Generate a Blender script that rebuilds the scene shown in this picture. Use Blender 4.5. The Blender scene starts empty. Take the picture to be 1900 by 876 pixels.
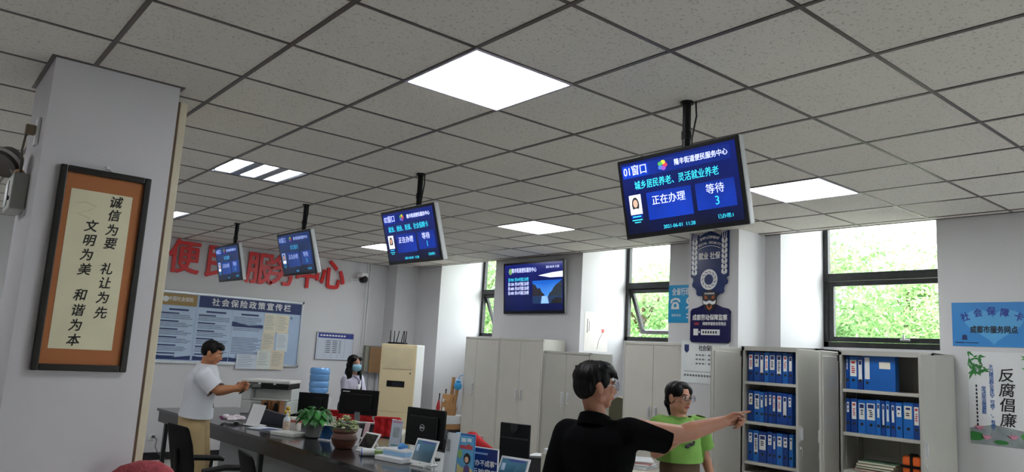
import bpy, bmesh, math, random
from mathutils import Vector as V, Matrix, noise as mnoise
random.seed(7)
S = bpy.context.scene
COL = S.collection
# ------------------------------------------------------------------ camera, light, exposure
CAM = V((0, 0, 1.68)); FOC = 1382.13
YAW, PITCH, ROLL = 0.883243203, 0.155864045, 0.0567967245
CF = V((math.cos(PITCH)*math.cos(YAW), math.cos(PITCH)*math.sin(YAW), math.sin(PITCH)))
_r = V((math.sin(YAW), -math.cos(YAW), 0)); _u = _r.cross(CF)
CR = _r*math.cos(ROLL) + _u*math.sin(ROLL); CU = _u*math.cos(ROLL) - _r*math.sin(ROLL)
cd = bpy.data.cameras.new('camera'); cam = bpy.data.objects.new('camera', cd); COL.objects.link(cam)
cd.sensor_width = 36; cd.lens = FOC*36/1900; cd.clip_start = .05; cd.clip_end = 200
cam.matrix_world = Matrix(((CR.x, CU.x, -CF.x, CAM.x), (CR.y, CU.y, -CF.y, CAM.y), (CR.z, CU.z, -CF.z, CAM.z), (0, 0, 0, 1)))
S.camera = cam
S.view_settings.view_transform = 'Standard'; S.view_settings.look = 'None'
S.view_settings.gamma = 1; S.view_settings.use_curve_mapping = False
S.view_settings.exposure = 0.85
S.cycles.max_bounces = 10; S.cycles.diffuse_bounces = 6; S.cycles.transparent_max_bounces = 12
S.cycles.sample_clamp_indirect = 6; S.cycles.use_denoising = True
SKY, SUN, PANEL = 7.0, 7.0, 12.0
w = bpy.data.worlds.new('sky'); S.world = w; w.use_nodes = True
bg = w.node_tree.nodes['Background']; bg.inputs['Color'].default_value = (.92, .97, 1, 1); bg.inputs['Strength'].default_value = SKY
sd = bpy.data.lights.new('sun', 'SUN'); sd.energy = SUN; sd.angle = .02; sd.color = (1, .96, .88)
sun = bpy.data.objects.new('sun', sd); COL.objects.link(sun); sun.rotation_euler = (math.radians(-30), math.radians(-32), 0)

# ------------------------------------------------------------------ pixel of the 1900x876 photo -> point in the room
def ray(u, v): return CF + CR*((u-950)/FOC) - CU*((v-438)/FOC)
def onx(u, v, x): d = ray(u, v); return CAM + d*((x-CAM.x)/d.x)
def ony(u, v, y): d = ray(u, v); return CAM + d*((y-CAM.y)/d.y)
def onz(u, v, z): d = ray(u, v); return CAM + d*((z-CAM.z)/d.z)
def at(u, v, d): return CAM + ray(u, v)*d

# ------------------------------------------------------------------ materials
def lin(h):
    h = h.lstrip('#'); c = [int(h[i:i+2], 16)/255 for i in (0, 2, 4)]
    return tuple((x/12.92 if x <= .04045 else ((x+.055)/1.055)**2.4) for x in c) + (1,)
_M = {}
def mat(hexa, rough=.6, metal=0, var=.06, scale=6, bump=0, bscale=60, emit=0, spec=.5, alpha=1):
    key = (hexa, rough, metal, var, scale, bump, bscale, emit, spec)
    if key in _M: return _M[key]
    m = bpy.data.materials.new('mat_%d' % len(_M)); m.use_nodes = True; nt = m.node_tree; N = nt.nodes; L = nt.links
    b = N['Principled BSDF']; b.inputs['Roughness'].default_value = rough; b.inputs['Metallic'].default_value = metal
    b.inputs['Specular IOR Level'].default_value = spec
    tc = N.new('ShaderNodeTexCoord')
    c = lin(hexa)
    if var:
        n = N.new('ShaderNodeTexNoise'); n.inputs['Scale'].default_value = scale; n.inputs['Detail'].default_value = 4
        L.new(tc.outputs['Object'], n.inputs['Vector'])
        r = N.new('ShaderNodeValToRGB'); r.color_ramp.elements[0].position = .3; r.color_ramp.elements[1].position = .7
        r.color_ramp.elements[0].color = tuple(x*(1-var) for x in c[:3])+(1,); r.color_ramp.elements[1].color = tuple(min(1, x*(1+var)) for x in c[:3])+(1,)
        L.new(n.outputs['Fac'], r.inputs['Fac']); L.new(r.outputs['Color'], b.inputs['Base Color'])
        if emit: L.new(r.outputs['Color'], b.inputs['Emission Color'])
    else:
        b.inputs['Base Color'].default_value = c
        if emit: b.inputs['Emission Color'].default_value = c
    if emit: b.inputs['Emission Strength'].default_value = emit
    if bump:
        n2 = N.new('ShaderNodeTexNoise'); n2.inputs['Scale'].default_value = bscale; n2.inputs['Detail'].default_value = 5
        L.new(tc.outputs['Object'], n2.inputs['Vector'])
        bp = N.new('ShaderNodeBump'); bp.inputs['Strength'].default_value = bump; bp.inputs['Distance'].default_value = .01
        L.new(n2.outputs['Fac'], bp.inputs['Height']); L.new(bp.outputs['Normal'], b.inputs['Normal'])
    _M[key] = m
    return m
def nodes_mat(name):
    m = bpy.data.materials.new(name); m.use_nodes = True; nt = m.node_tree
    return m, nt.nodes, nt.links, nt.nodes['Principled BSDF']
def glass_mat(name, tint=(1, 1, 1, 1), gloss=.08):
    m, N, L, b = nodes_mat(name); N.remove(b)
    t = N.new('ShaderNodeBsdfTransparent'); t.inputs['Color'].default_value = tint
    g = N.new('ShaderNodeBsdfGlossy'); g.inputs['Roughness'].default_value = .02
    f = N.new('ShaderNodeLayerWeight'); p = N.new('ShaderNodeMath'); p.operation = 'POWER'; p.inputs[1].default_value = 5; L.new(f.outputs['Facing'], p.inputs[0])
    q = N.new('ShaderNodeMath'); q.operation = 'MULTIPLY_ADD'; q.inputs[1].default_value = .6; q.inputs[2].default_value = .03; L.new(p.outputs[0], q.inputs[0])
    mx = N.new('ShaderNodeMixShader'); L.new(q.outputs[0], mx.inputs[0]); L.new(t.outputs[0], mx.inputs[1]); L.new(g.outputs[0], mx.inputs[2])
    L.new(mx.outputs[0], N['Material Output'].inputs['Surface']); return m
def screen_mat(c0, c1, s0=1.0, s1=1.0, scale=2.2):
    """a lit display: a vertical ramp of two blues with soft glow bands, emitted by the panel under a glossy cover"""
    m, N, L, b = nodes_mat('display')
    tc = N.new('ShaderNodeTexCoord'); sp = N.new('ShaderNodeSeparateXYZ'); L.new(tc.outputs['Generated'], sp.inputs[0])
    n = N.new('ShaderNodeTexNoise'); n.inputs['Scale'].default_value = scale; n.inputs['Detail'].default_value = 1; L.new(tc.outputs['Generated'], n.inputs['Vector'])
    a = N.new('ShaderNodeMath'); a.operation = 'MULTIPLY_ADD'; a.inputs[1].default_value = .9; a.inputs[2].default_value = -.35
    L.new(n.outputs['Fac'], a.inputs[0])
    a2 = N.new('ShaderNodeMath'); a2.operation = 'ADD'; L.new(a.outputs[0], a2.inputs[0]); L.new(sp.outputs['Y'], a2.inputs[1])
    r = N.new('ShaderNodeValToRGB'); e = r.color_ramp.elements
    e[0].position = 0; e[0].color = lin(c0); e[1].position = 1; e[1].color = lin(c1)
    L.new(a2.outputs[0], r.inputs[0]); L.new(r.outputs[0], b.inputs['Emission Color'])
    b.inputs['Emission Strength'].default_value = s0; b.inputs['Base Color'].default_value = (.004, .005, .008, 1)
    b.inputs['Roughness'].default_value = .12; return m

# ------------------------------------------------------------------ mesh builders
class MB:
    def __init__(s): s.b = bmesh.new(); s.mi = 0
    def _new(s, vs, fs):
        bv = [s.b.verts.new(v) for v in vs]; out = []
        for f in fs:
            try:
                fc = s.b.faces.new([bv[i] for i in f]); fc.material_index = s.mi; out.append(fc)
            except ValueError: pass
        return bv, out
    def box(s, c, d, bev=0, rot=None, M=None):
        x, y, z = (q/2 for q in d)
        vs = [V((a, b, e)) for a in (-x, x) for b in (-y, y) for e in (-z, z)]
        if rot: vs = [rot @ v for v in vs]
        vs = [v+V(c) for v in vs]
        if M: vs = [M @ v for v in vs]
        bv, fs = s._new(vs, [(0, 1, 3, 2), (4, 6, 7, 5), (0, 4, 5, 1), (2, 3, 7, 6), (0, 2, 6, 4), (1, 5, 7, 3)])
        if bev:
            ed = list({e for f in fs for e in f.edges})
            r = bmesh.ops.bevel(s.b, geom=ed, offset=bev, segments=2, profile=.5, affect='EDGES')
            for f in r['faces']: f.material_index = s.mi
        return s
    def span(s, a, b, bev=0): return s.box([(p+q)/2 for p, q in zip(a, b)], [abs(q-p) for p, q in zip(a, b)], bev)
    def tube(s, pts, r, seg=8, cap=True):
        pts = [V(p) for p in pts]; n = len(pts); rr = r if isinstance(r, (list, tuple)) else [r]*n
        t0 = (pts[1]-pts[0]).normalized(); ref = V((0, 0, 1)) if abs(t0.z) < .9 else V((1, 0, 0)); a = t0.cross(ref).normalized(); rings = []
        for i, p in enumerate(pts):
            t = (pts[min(i+1, n-1)]-pts[max(i-1, 0)]).normalized(); a = (a-t*a.dot(t)).normalized(); b = t.cross(a)
            rings.append([p+(a*math.cos(2*math.pi*k/seg)+b*math.sin(2*math.pi*k/seg))*rr[i] for k in range(seg)])
        vs = [v for g in rings for v in g]
        fs = [(i*seg+k, i*seg+(k+1) % seg, (i+1)*seg+(k+1) % seg, (i+1)*seg+k) for i in range(n-1) for k in range(seg)]
        if cap: fs += [tuple(reversed(range(seg))), tuple(range((n-1)*seg, n*seg))]
        s._new(vs, fs); return s
    def lathe(s, prof, c=(0, 0, 0), seg=24, M=None):
        n = len(prof); vs = [V((c[0]+r*math.cos(2*math.pi*k/seg), c[1]+r*math.sin(2*math.pi*k/seg), c[2]+z)) for r, z in prof for k in range(seg)]
        if M: vs = [M @ v for v in vs]
        fs = [(i*seg+k, i*seg+(k+1) % seg, (i+1)*seg+(k+1) % seg, (i+1)*seg+k) for i in range(n-1) for k in range(seg)]
        fs += [tuple(reversed(range(seg))), tuple(range((n-1)*seg, n*seg))]
        s._new(vs, fs); return s
    def prism(s, poly, z0, z1, M=None):
        n = len(poly); vs = [V((x, y, z0)) for x, y in poly]+[V((x, y, z1)) for x, y in poly]
        if M: vs = [M @ v for v in vs]
        s._new(vs, [tuple(reversed(range(n))), tuple(range(n, 2*n))]+[(i, (i+1) % n, n+(i+1) % n, n+i) for i in range(n)]); return s
    def ell(s, c, r, ax=None, seg=14, ring=9):
        ax = ax or (V((1, 0, 0)), V((0, 1, 0)), V((0, 0, 1))); c = V(c); vs = []
        for i in range(1, ring):
            th = math.pi*i/ring
            for k in range(seg):
                ph = 2*math.pi*k/seg
                vs.append(c+ax[0]*(r[0]*math.sin(th)*math.cos(ph))+ax[1]*(r[1]*math.sin(th)*math.sin(ph))-ax[2]*(r[2]*math.cos(th)))
        vs += [c-ax[2]*r[2], c+ax[2]*r[2]]; m = (ring-1)*seg
        fs = [(i*seg+k, i*seg+(k+1) % seg, (i+1)*seg+(k+1) % seg, (i+1)*seg+k) for i in range(ring-2) for k in range(seg)]
        fs += [(m, (k+1) % seg, k) for k in range(seg)]+[(m+1, (ring-2)*seg+k, (ring-2)*seg+(k+1) % seg) for k in range(seg)]
        s._new(vs, fs); return s
    def caps(s, p0, p1, r0, r1=None, seg=14):
        p0, p1 = V(p0), V(p1); r1 = r0 if r1 is None else r1; t = (p1-p0).normalized(); pts, rr = [], []
        for k in range(5):
            a = math.pi/2*k/5; pts.append(p0-t*(r0*math.cos(a))); rr.append(max(r0*math.sin(a), r0*.05))
        pts += [p0, p1]; rr += [r0, r1]
        for k in range(5):
            a = math.pi/2*(k+1)/5; pts.append(p1+t*(r1*math.sin(a))); rr.append(max(r1*math.cos(a), r1*.05))
        return s.tube(pts, rr, seg)
    def loft(s, secs, seg=24):
        vs = []
        for c, rx, ry in secs: vs += [V(c)+rx*math.cos(2*math.pi*k/seg)+ry*math.sin(2*math.pi*k/seg) for k in range(seg)]
        n = len(secs); fs = [(i*seg+k, i*seg+(k+1) % seg, (i+1)*seg+(k+1) % seg, (i+1)*seg+k) for i in range(n-1) for k in range(seg)]
        fs += [tuple(reversed(range(seg))), tuple(range((n-1)*seg, n*seg))]; s._new(vs, fs); return s
    def quad(s, a, b, c, d): s._new([V(a), V(b), V(c), V(d)], [(0, 1, 2, 3)]); return s

def prop(o, label=None, cat=None, group=None, kind=None):
    for k, v in (('label', label), ('category', cat), ('group', group), ('kind', kind)):
        if v: o[k] = v
    return o
def obj(name, mb, mats, parent=None, smooth=False, label=None, keep=False):
    me = bpy.data.meshes.new(name); b = mb.b
    if not keep: bmesh.ops.recalc_face_normals(b, faces=b.faces[:])
    b.to_mesh(me); b.free()
    for m in (mats if isinstance(mats, (list, tuple)) else [mats]): me.materials.append(m)
    o = bpy.data.objects.new(name, me); COL.objects.link(o)
    if parent: o.parent = parent
    if smooth:
        for p in me.polygons: p.use_smooth = True
        if smooth != 'all' and hasattr(me, 'set_sharp_from_angle'): me.set_sharp_from_angle(angle=math.radians(38))
    if label: o['label'] = label
    return o
def struct(name, mb, m, smooth=False, parent=None):
    o = obj(name, mb, m, parent, smooth)
    if not parent: o['kind'] = 'structure'
    return o
def frame(n_yaw, tilt=0, roll=0):
    """axes (right, up, out) of an upright panel whose face looks along yaw, tipped down by tilt"""
    n = V((math.cos(n_yaw)*math.cos(tilt), math.sin(n_yaw)*math.cos(tilt), -math.sin(tilt)))
    rt = V((0, 0, 1)).cross(n).normalized(); up = n.cross(rt)
    rt, up = rt*math.cos(roll)+up*math.sin(roll), up*math.cos(roll)-rt*math.sin(roll)
    return Matrix(((rt.x, up.x, n.x), (rt.y, up.y, n.y), (rt.z, up.z, n.z)))
PI = math.pi
FX = frame(PI); FY = frame(-PI/2)          # panels facing the -x side (window wall) and the -y side (far wall)
I3 = Matrix.Identity(3)
def rz(a): return Matrix.Rotation(a, 3, 'Z')
def thing(name, label, cat, loc=(0, 0, 0), R=I3, group=None):
    o = bpy.data.objects.new(name, None); COL.objects.link(o); o.empty_display_size = .1
    o.matrix_world = Matrix.Translation(V(loc)) @ R.to_4x4(); return prop(o, label, cat, group)
TEXTS = []
def text(s, size, loc, m, parent, name='lettering', bold=0, align='CENTER', sx=1, shear=0, line=1, ch=1, depth=.0008, rot=0):
    c = bpy.data.curves.new(name, 'FONT'); c.body = s; c.size = size; c.align_x = align; c.align_y = 'CENTER'
    c.extrude = depth; c.shear = shear; c.space_line = line; c.space_character = ch; c.resolution_u = 3
    c.materials.append(m); o = bpy.data.objects.new(name, c); COL.objects.link(o); o.parent = parent
    o.location = loc; o.scale = (sx, 1, 1); o.rotation_euler = (0, 0, rot); TEXTS.append((o, bold*size)); return o
def bars(name, rects, m, parent, z=.0015, d=.0006):
    mb = MB()
    for x0, y0, x1, y1 in rects: mb.span((x0, y0, z-d), (x1, y1, z))
    return obj(name, mb, m, parent)
def eval_mesh(o):
    dg = bpy.context.evaluated_depsgraph_get(); me = bpy.data.meshes.new_from_object(o.evaluated_get(dg)); return me
def copy_tree(o, parent=None):
    c = o.copy(); COL.objects.link(c); c.parent = parent
    for ch in list(o.children): copy_tree(ch, c)
    return c

# ------------------------------------------------------------------ room
H = 3.01
WX, GX = 6.75, 7.62                        # face of the piers, plane of the windows
BY, FYW, LX = 10.95, -4.6, -3.6            # far wall, wall behind, left wall
def wall_paint(name, hexa, stain=.05):
    m, N, L, b = nodes_mat(name); b.inputs['Roughness'].default_value = .75
    tc = N.new('ShaderNodeTexCoord'); n = N.new('ShaderNodeTexNoise'); n.inputs['Scale'].default_value = 1.3; n.inputs['Detail'].default_value = 6
    L.new(tc.outputs['Object'], n.inputs['Vector']); r = N.new('ShaderNodeValToRGB'); c = lin(hexa)
    r.color_ramp.elements[0].position = .35; r.color_ramp.elements[1].position = .65
    r.color_ramp.elements[0].color = tuple(x*(1-stain) for x in c[:3])+(1,); r.color_ramp.elements[1].color = c
    L.new(n.outputs['Fac'], r.inputs[0]); L.new(r.outputs[0], b.inputs['Base Color'])
    n2 = N.new('ShaderNodeTexNoise'); n2.inputs['Scale'].default_value = 90; L.new(tc.outputs['Object'], n2.inputs['Vector'])
    bp = N.new('ShaderNodeBump'); bp.inputs['Strength'].default_value = .12; bp.inputs['Distance'].default_value = .004
    L.new(n2.outputs['Fac'], bp.inputs['Height']); L.new(bp.outputs['Normal'], b.inputs['Normal']); return m
PAINT = wall_paint('white_wall_paint', 'd2d1d4')
def floor_mat():
    m, N, L, b = nodes_mat('floor_tiles'); b.inputs['Roughness'].default_value = .25
    tc = N.new('ShaderNodeTexCoord'); br = N.new('ShaderNodeTexBrick'); br.offset = 0; br.inputs['Scale'].default_value = 1
    br.inputs['Brick Width'].default_value = .8; br.inputs['Row Height'].default_value = .8; br.inputs['Mortar Size'].default_value = .004
    br.inputs['Color1'].default_value = lin('cfcdc8'); br.inputs['Color2'].default_value = lin('d6d4cf'); br.inputs['Mortar'].default_value = lin('77756f')
    L.new(tc.outputs['Object'], br.inputs['Vector']); L.new(br.outputs['Color'], b.inputs['Base Color']); return m
struct('floor', MB().span((LX-.1, FYW-.1, -.1), (GX+.12, BY+.1, 0)), floor_mat())
struct('wall_back', MB().span((LX-.1, BY, 0), (GX+.12, BY+.12, 3.6)), PAINT)
# unseen glazed opening behind the viewpoint, added to let daylight into the room
GA, GB, GT = 4.9, 6.5, 2.75
struct('wall_front', MB().span((LX-.1, FYW-.12, 0), (GA, FYW, 3.6)).span((GB, FYW-.12, 0), (GX+.12, FYW, 3.6)).span((GA, FYW-.12, GT), (GB, FYW, 3.6)), PAINT)
struct('wall_left', MB().span((LX-.12, FYW-.1, 0), (LX, BY+.1, 3.6)), PAINT)
struct('light_block_slab', MB().span((LX-.2, FYW-.2, 3.45), (GX+.3, BY+.2, 3.65)), PAINT).name = 'ceiling_light_block'  # unseen slab added above the ceiling to block outside light
# window wall: piers standing forward of deep window recesses
REC = [(8.55, 9.956), (5.36, 6.76), (2.53, 3.98), (-.8, .65), (-4.1, -2.65)]
PIER = [(9.956, BY), (6.76, 8.55), (3.98, 5.36), (.65, 2.53), (-2.65, -.8), (FYW, -4.1)]
SILL = 1.93; TOPW = 3.3
mb = MB()
for a, b in PIER: mb.span((WX, a, 0), (GX+.035, b, 3.45))
for a, b in REC:
    mb.span((GX-.04, a, 0), (GX+.12, b, SILL)); mb.span((WX, a, TOPW), (GX+.12, b, 3.45)); mb.span((WX, a, H+.02), (WX+.03, b, TOPW))
struct('wall_right', mb, PAINT)
struct('wall_corner', MB().span((6.33, 10.63, 0), (WX, BY, H)), PAINT)
struct('wall_pillar', MB().span((6.28, 4.15, 0), (WX, 4.735, H)), PAINT)
# the free-standing column in front on the left, with a wooden edge strip
struct('wall_column', MB().span((.46, 4.2, 0), (1.05, 4.86, H)), wall_paint('column_paint', 'cbc8cd'))
struct('trim_1', MB().span((1.052, 4.205, 0), (1.062, 4.23, 2.93)), mat('5d432f', .6, var=.25, scale=9))
struct('trim_2', MB().span((1.062, 4.2, 0), (1.1, 4.86, 2.93), .004), mat('c9bfa8', .55))
struct('baseboard_back', MB().span((LX, BY-.012, 0), (6.33, BY, .1)), mat('1d1c20', .35))
# ceiling: mineral-fibre tiles in a dark T-bar grid
GX0, GY0, T = 1.832, 2.555, .6
def tile_mat():
    m, N, L, b = nodes_mat('mineral_fibre_tile'); b.inputs['Roughness'].default_value = .95; b.inputs['Specular IOR Level'].default_value = .1
    tc = N.new('ShaderNodeTexCoord')
    vo = N.new('ShaderNodeTexNoise'); vo.inputs['Scale'].default_value = 70; vo.inputs['Detail'].default_value = 2.5; vo.inputs['Roughness'].default_value = .6
    L.new(tc.outputs['Object'], vo.inputs['Vector']); r = N.new('ShaderNodeValToRGB')
    r.color_ramp.elements[0].position = .32; r.color_ramp.elements[0].color = lin('b5b0a9'); r.color_ramp.elements[1].position = .42; r.color_ramp.elements[1].color = lin('dad6d0')
    L.new(vo.outputs['Fac'], r.inputs[0])
    mp = N.new('ShaderNodeVectorMath'); mp.operation = 'MULTIPLY_ADD'; mp.inputs[1].default_value = (1/T, 1/T, 0); mp.inputs[2].default_value = (-GX0/T, -GY0/T, 0)
    L.new(tc.outputs['Object'], mp.inputs[0]); fl = N.new('ShaderNodeVectorMath'); fl.operation = 'FLOOR'; L.new(mp.outputs[0], fl.inputs[0])
    wn = N.new('ShaderNodeTexWhiteNoise'); L.new(fl.outputs[0], wn.inputs['Vector'])
    mr = N.new('ShaderNodeMapRange'); mr.inputs['To Min'].default_value = .93; mr.inputs['To Max'].default_value = 1.0; L.new(wn.outputs['Value'], mr.inputs['Value'])
    mx = N.new('ShaderNodeMix'); mx.data_type = 'RGBA'; mx.blend_type = 'MULTIPLY'; mx.inputs['Factor'].default_value = 1
    L.new(r.outputs[0], mx.inputs[6]); L.new(mr.outputs[0], mx.inputs[7]); L.new(mx.outputs[2], b.inputs['Base Color'])
    bp = N.new('ShaderNodeBump'); bp.inputs['Strength'].default_value = .25; bp.inputs['Distance'].default_value = .004
    L.new(vo.outputs['Fac'], bp.inputs['Height']); L.new(bp.outputs['Normal'], b.inputs['Normal']); return m
LAMPS = [(i, j) for i in (-5, 0, 5) for j in (-5, 0, 5, 10) if (i, j) in ((0, 0), (0, 5), (0, 10), (5, -5), (5, 0), (5, 5), (5, 10), (-5, 5), (-5, 10))]  # the panels out of view are added to brighten the room
GRILLE = [(0, 5), (0, 10)]
mb = MB(); i0 = int((LX-GX0)/T)-1; i1 = 9; j0 = int((FYW-GY0)/T)-1; j1 = 15
for i in range(i0, i1):
    for j in range(j0, j1):
        if (i, j) in GRILLE: continue
        x0, x1 = max(LX, GX0+i*T), min(WX, GX0+i*T+T); y0, y1 = max(FYW, GY0+j*T), min(BY, GY0+j*T+T)
        if x1-x0 > .001 and y1-y0 > .001: mb.span((x0, y0, H), (x1, y1, H+.015))
ceil = struct('ceiling', mb, tile_mat())
BAR = mat('4d4340', .38, .0, var=.25, scale=5)
mb = MB()
for i in range(i0+1, i1): mb.span((GX0+i*T-.011, FYW, H-.004), (GX0+i*T+.011, BY, H+.012))
for j in range(j0+1, j1): mb.span((LX, GY0+j*T-.009, H-.0035), (WX, GY0+j*T+.009, H+.012))
mb.span((WX-.02, FYW, H-.004), (WX+.004, BY, H)); mb.span((LX, BY-.02, H-.004), (6.33, BY, H))
for a in ((.44, 4.18, 1.07, 4.2), (.44, 4.2, .46, 4.88), (1.05, 4.2, 1.07, 4.88)): mb.span((a[0], a[1], H-.004), (a[2], a[3], H))
struct('ceiling_grid', mb, BAR, parent=ceil)

# ------------------------------------------------------------------ windows, glass and the garden outside
ALU = mat('2c2d2f', .45, .3, var=.3, scale=14)
GLASS = glass_mat('window_glass', (.96, .98, .97, 1))
for k, (a, b) in enumerate(REC):
    wn = thing('window_%d' % (k+1), None, None, (GX, (a+b)/2, 0), FX); wn['kind'] = 'structure'
    hw = (b-a)/2; t = .055; tr = 2.66
    mb = MB()
    mb.span((-hw, SILL, -.03), (-hw+t, TOPW, .03), .004); mb.span((hw-t, SILL, -.03), (hw, TOPW, .03), .004)
    mb.span((-hw, SILL, -.03), (hw, SILL+t, .03), .004); mb.span((-hw, tr-.04, -.03), (hw, tr+.04, .032), .004); mb.span((-hw, TOPW-t, -.03), (hw, TOPW, .03), .004)
    obj('window_frame', mb, ALU, wn)
    obj('upper_pane', MB().span((-hw+t, tr+.04, -.004), (hw-t, TOPW-t, .002)), GLASS, wn)
    ang = 0 if k == 2 else math.radians(24 if k < 2 else 0)
    Mx = Matrix.Translation((0, tr-.045, .0)) @ Matrix.Rotation(ang, 4, 'X'); sw = hw-t-.004; hh = tr-.045-SILL-t-.004
    mb = MB()
    for c, d in (((-sw+.025, -hh/2, 0), (.05, hh, .045)), ((sw-.025, -hh/2, 0), (.05, hh, .045)), ((0, -.025, 0), (2*sw-.1, .05, .045)), ((0, -hh+.025, 0), (2*sw-.1, .05, .045))):
        mb.box(c, d, .003, M=Mx)
    fr = obj('sash_frame', mb, ALU, wn)
    obj('sash_pane', MB().box((0, -hh/2, 0), (2*sw-.1, hh-.1, .006), M=Mx), GLASS, fr)
    obj('window_latch', MB().box((.1 if k == 2 else 0, -hh+.03, .035), (.09, .02, .02), .004, M=Mx).box((.09, -hh+.055, .045), (.02, .05, .015), .004, M=Mx), mat('c9ccce', .35, .5), fr)
dn = thing('door_added_daylight', None, None, ((GA+GB)/2, FYW-.06, 0), FY); dn['kind'] = 'structure'; hw = (GB-GA)/2; mb = MB(); gl = MB()  # unseen glazed door, added for daylight from behind
for k in range(7): x = -hw+.03+k*(2*hw-.06)/6; mb.span((x-.03, 0, -.03), (x+.03, GT, .03))
mb.span((-hw, 0, -.03), (hw, .06, .03)).span((-hw, 2.2, -.03), (hw, 2.26, .03)).span((-hw, GT-.06, -.03), (hw, GT, .03)); obj('door_frame', mb, ALU, dn)
for k in range(6): x = -hw+.06+k*(2*hw-.06)/6; gl.span((x, .06, -.003), (x+(2*hw-.06)/6-.06, GT-.06, .003))
obj('door_glass', gl, GLASS, dn)
def leaf_mat(a, b):
    m, N, L, bs = nodes_mat('leaves'); bs.inputs['Roughness'].default_value = .55
    gi = N.new('ShaderNodeNewGeometry'); r = N.new('ShaderNodeValToRGB'); r.color_ramp.elements[0].color = lin(a); r.color_ramp.elements[1].color = lin(b)
    L.new(gi.outputs['Random Per Island'], r.inputs[0]); L.new(r.outputs[0], bs.inputs['Base Color'])
    tl = N.new('ShaderNodeBsdfTranslucent'); L.new(r.outputs[0], tl.inputs['Color']); mx = N.new('ShaderNodeMixShader'); mx.inputs[0].default_value = .35
    L.new(bs.outputs[0], mx.inputs[1]); L.new(tl.outputs[0], mx.inputs[2]); L.new(mx.outputs[0], N['Material Output'].inputs['Surface']); return m
LEAVES = [leaf_mat('4a7a3c', '95b578'), leaf_mat('568646', 'a6c286')]
def tree(x, y, top, rad, label, m, n=4200):
    t = thing('tree', label, 'tree', (x, y, 0), I3, 'trees outside the windows'); rnd = random.Random(int(x*100+y*7))
    tb = MB().tube([(0, 0, 0), (.05, .02, top*.3), (-.03, .05, top*.6), (0, 0, top*.85)], [.13, .11, .08, .03], 10)
    for k in range(6):
        a = k*1.1; z0 = top*(.3+.08*k); tb.tube([(0, 0, z0), (rad*.35*math.cos(a), rad*.35*math.sin(a), z0+rad*.3), (rad*.7*math.cos(a), rad*.7*math.sin(a), z0+rad*.45)], [.06, .04, .015], 6)
    obj('trunk', tb, mat('5a4a3a', .9, var=.3, scale=12), t, True)
    mb = MB(); cz = top-rad*1.05
    cl = [(V((rnd.uniform(-.75, .75)*rad, rnd.uniform(-.85, .85)*rad, cz+rnd.uniform(-.95, .85)*rad)), rad*rnd.uniform(.22, .45)) for _ in range(60)]
    for k in range(n):
        c, r = rnd.choice(cl); d = V((rnd.gauss(0, 1), rnd.gauss(0, 1), rnd.gauss(0, 1))).normalized()
        p = c+d*r*rnd.uniform(.7, 1.05); u = V((rnd.gauss(0, 1), rnd.gauss(0, 1), rnd.gauss(0, .7))).normalized(); s = u.cross(d).normalized(); q = rnd.uniform(.045, .09)
        mb._new([p-u*q, p+s*q*.38, p+u*q, p-s*q*.38], [(0, 1, 2, 3)])
    obj('crown', mb, m, t, keep=True)
for k, (x, y, top, r, lab) in enumerate(((13.6, 8.0, 4.2, 1.75, 'leafy tree behind the right window, filling its left half'), (18.4, 4.4, 4.8, 2.3, 'leafy tree behind the right window, reaching its right edge'),
        (15, 12.7, 4.3, 1.9, 'leafy tree outside the middle window'), (19.4, 16.4, 5.0, 2.0, 'leafy tree behind the open sash of the middle window'), (14, 18.2, 5.2, 2.0, 'leafy tree outside the left window beside the wall screen'), (21.0, 8.6, 5.2, 1.8, 'leafy tree farther back, between the two trees of the right window'))):
    tree(x, y, top, r, lab, LEAVES[k % 2], 22000)
g = struct('ground', MB().span((GX+.12, -12, -.3), (40, 40, -.05)), mat('a9a79c', .9)); g.name = 'floor_outside'
bd = thing('building', 'pale plastered building beyond the trees outside the right window', 'building', (24, 8, 0))
obj('facade', MB().span((0, -14, 0), (6, 16, 7.5)), wall_paint('pale_plaster', 'eceae4'), bd)
obj('roof_ledge', MB().span((-.9, -14.2, 5.4), (0, 16.2, 5.8)), wall_paint('pale_ledge', 'd9d6ce'), bd)
for y in (-9.5, -7, -4.2, -1.4, 1.5, 4.6, 8):
    wf = obj('window', MB().span((-.05, y-.6, 2.6), (-.002, y+.6, 4.4)), mat('d8dcde', .5), bd)
    obj('pane', MB().span((-.07, y-.5, 2.7), (-.052, y+.5, 4.3)), mat('5d6e78', .15), wf)

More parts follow.
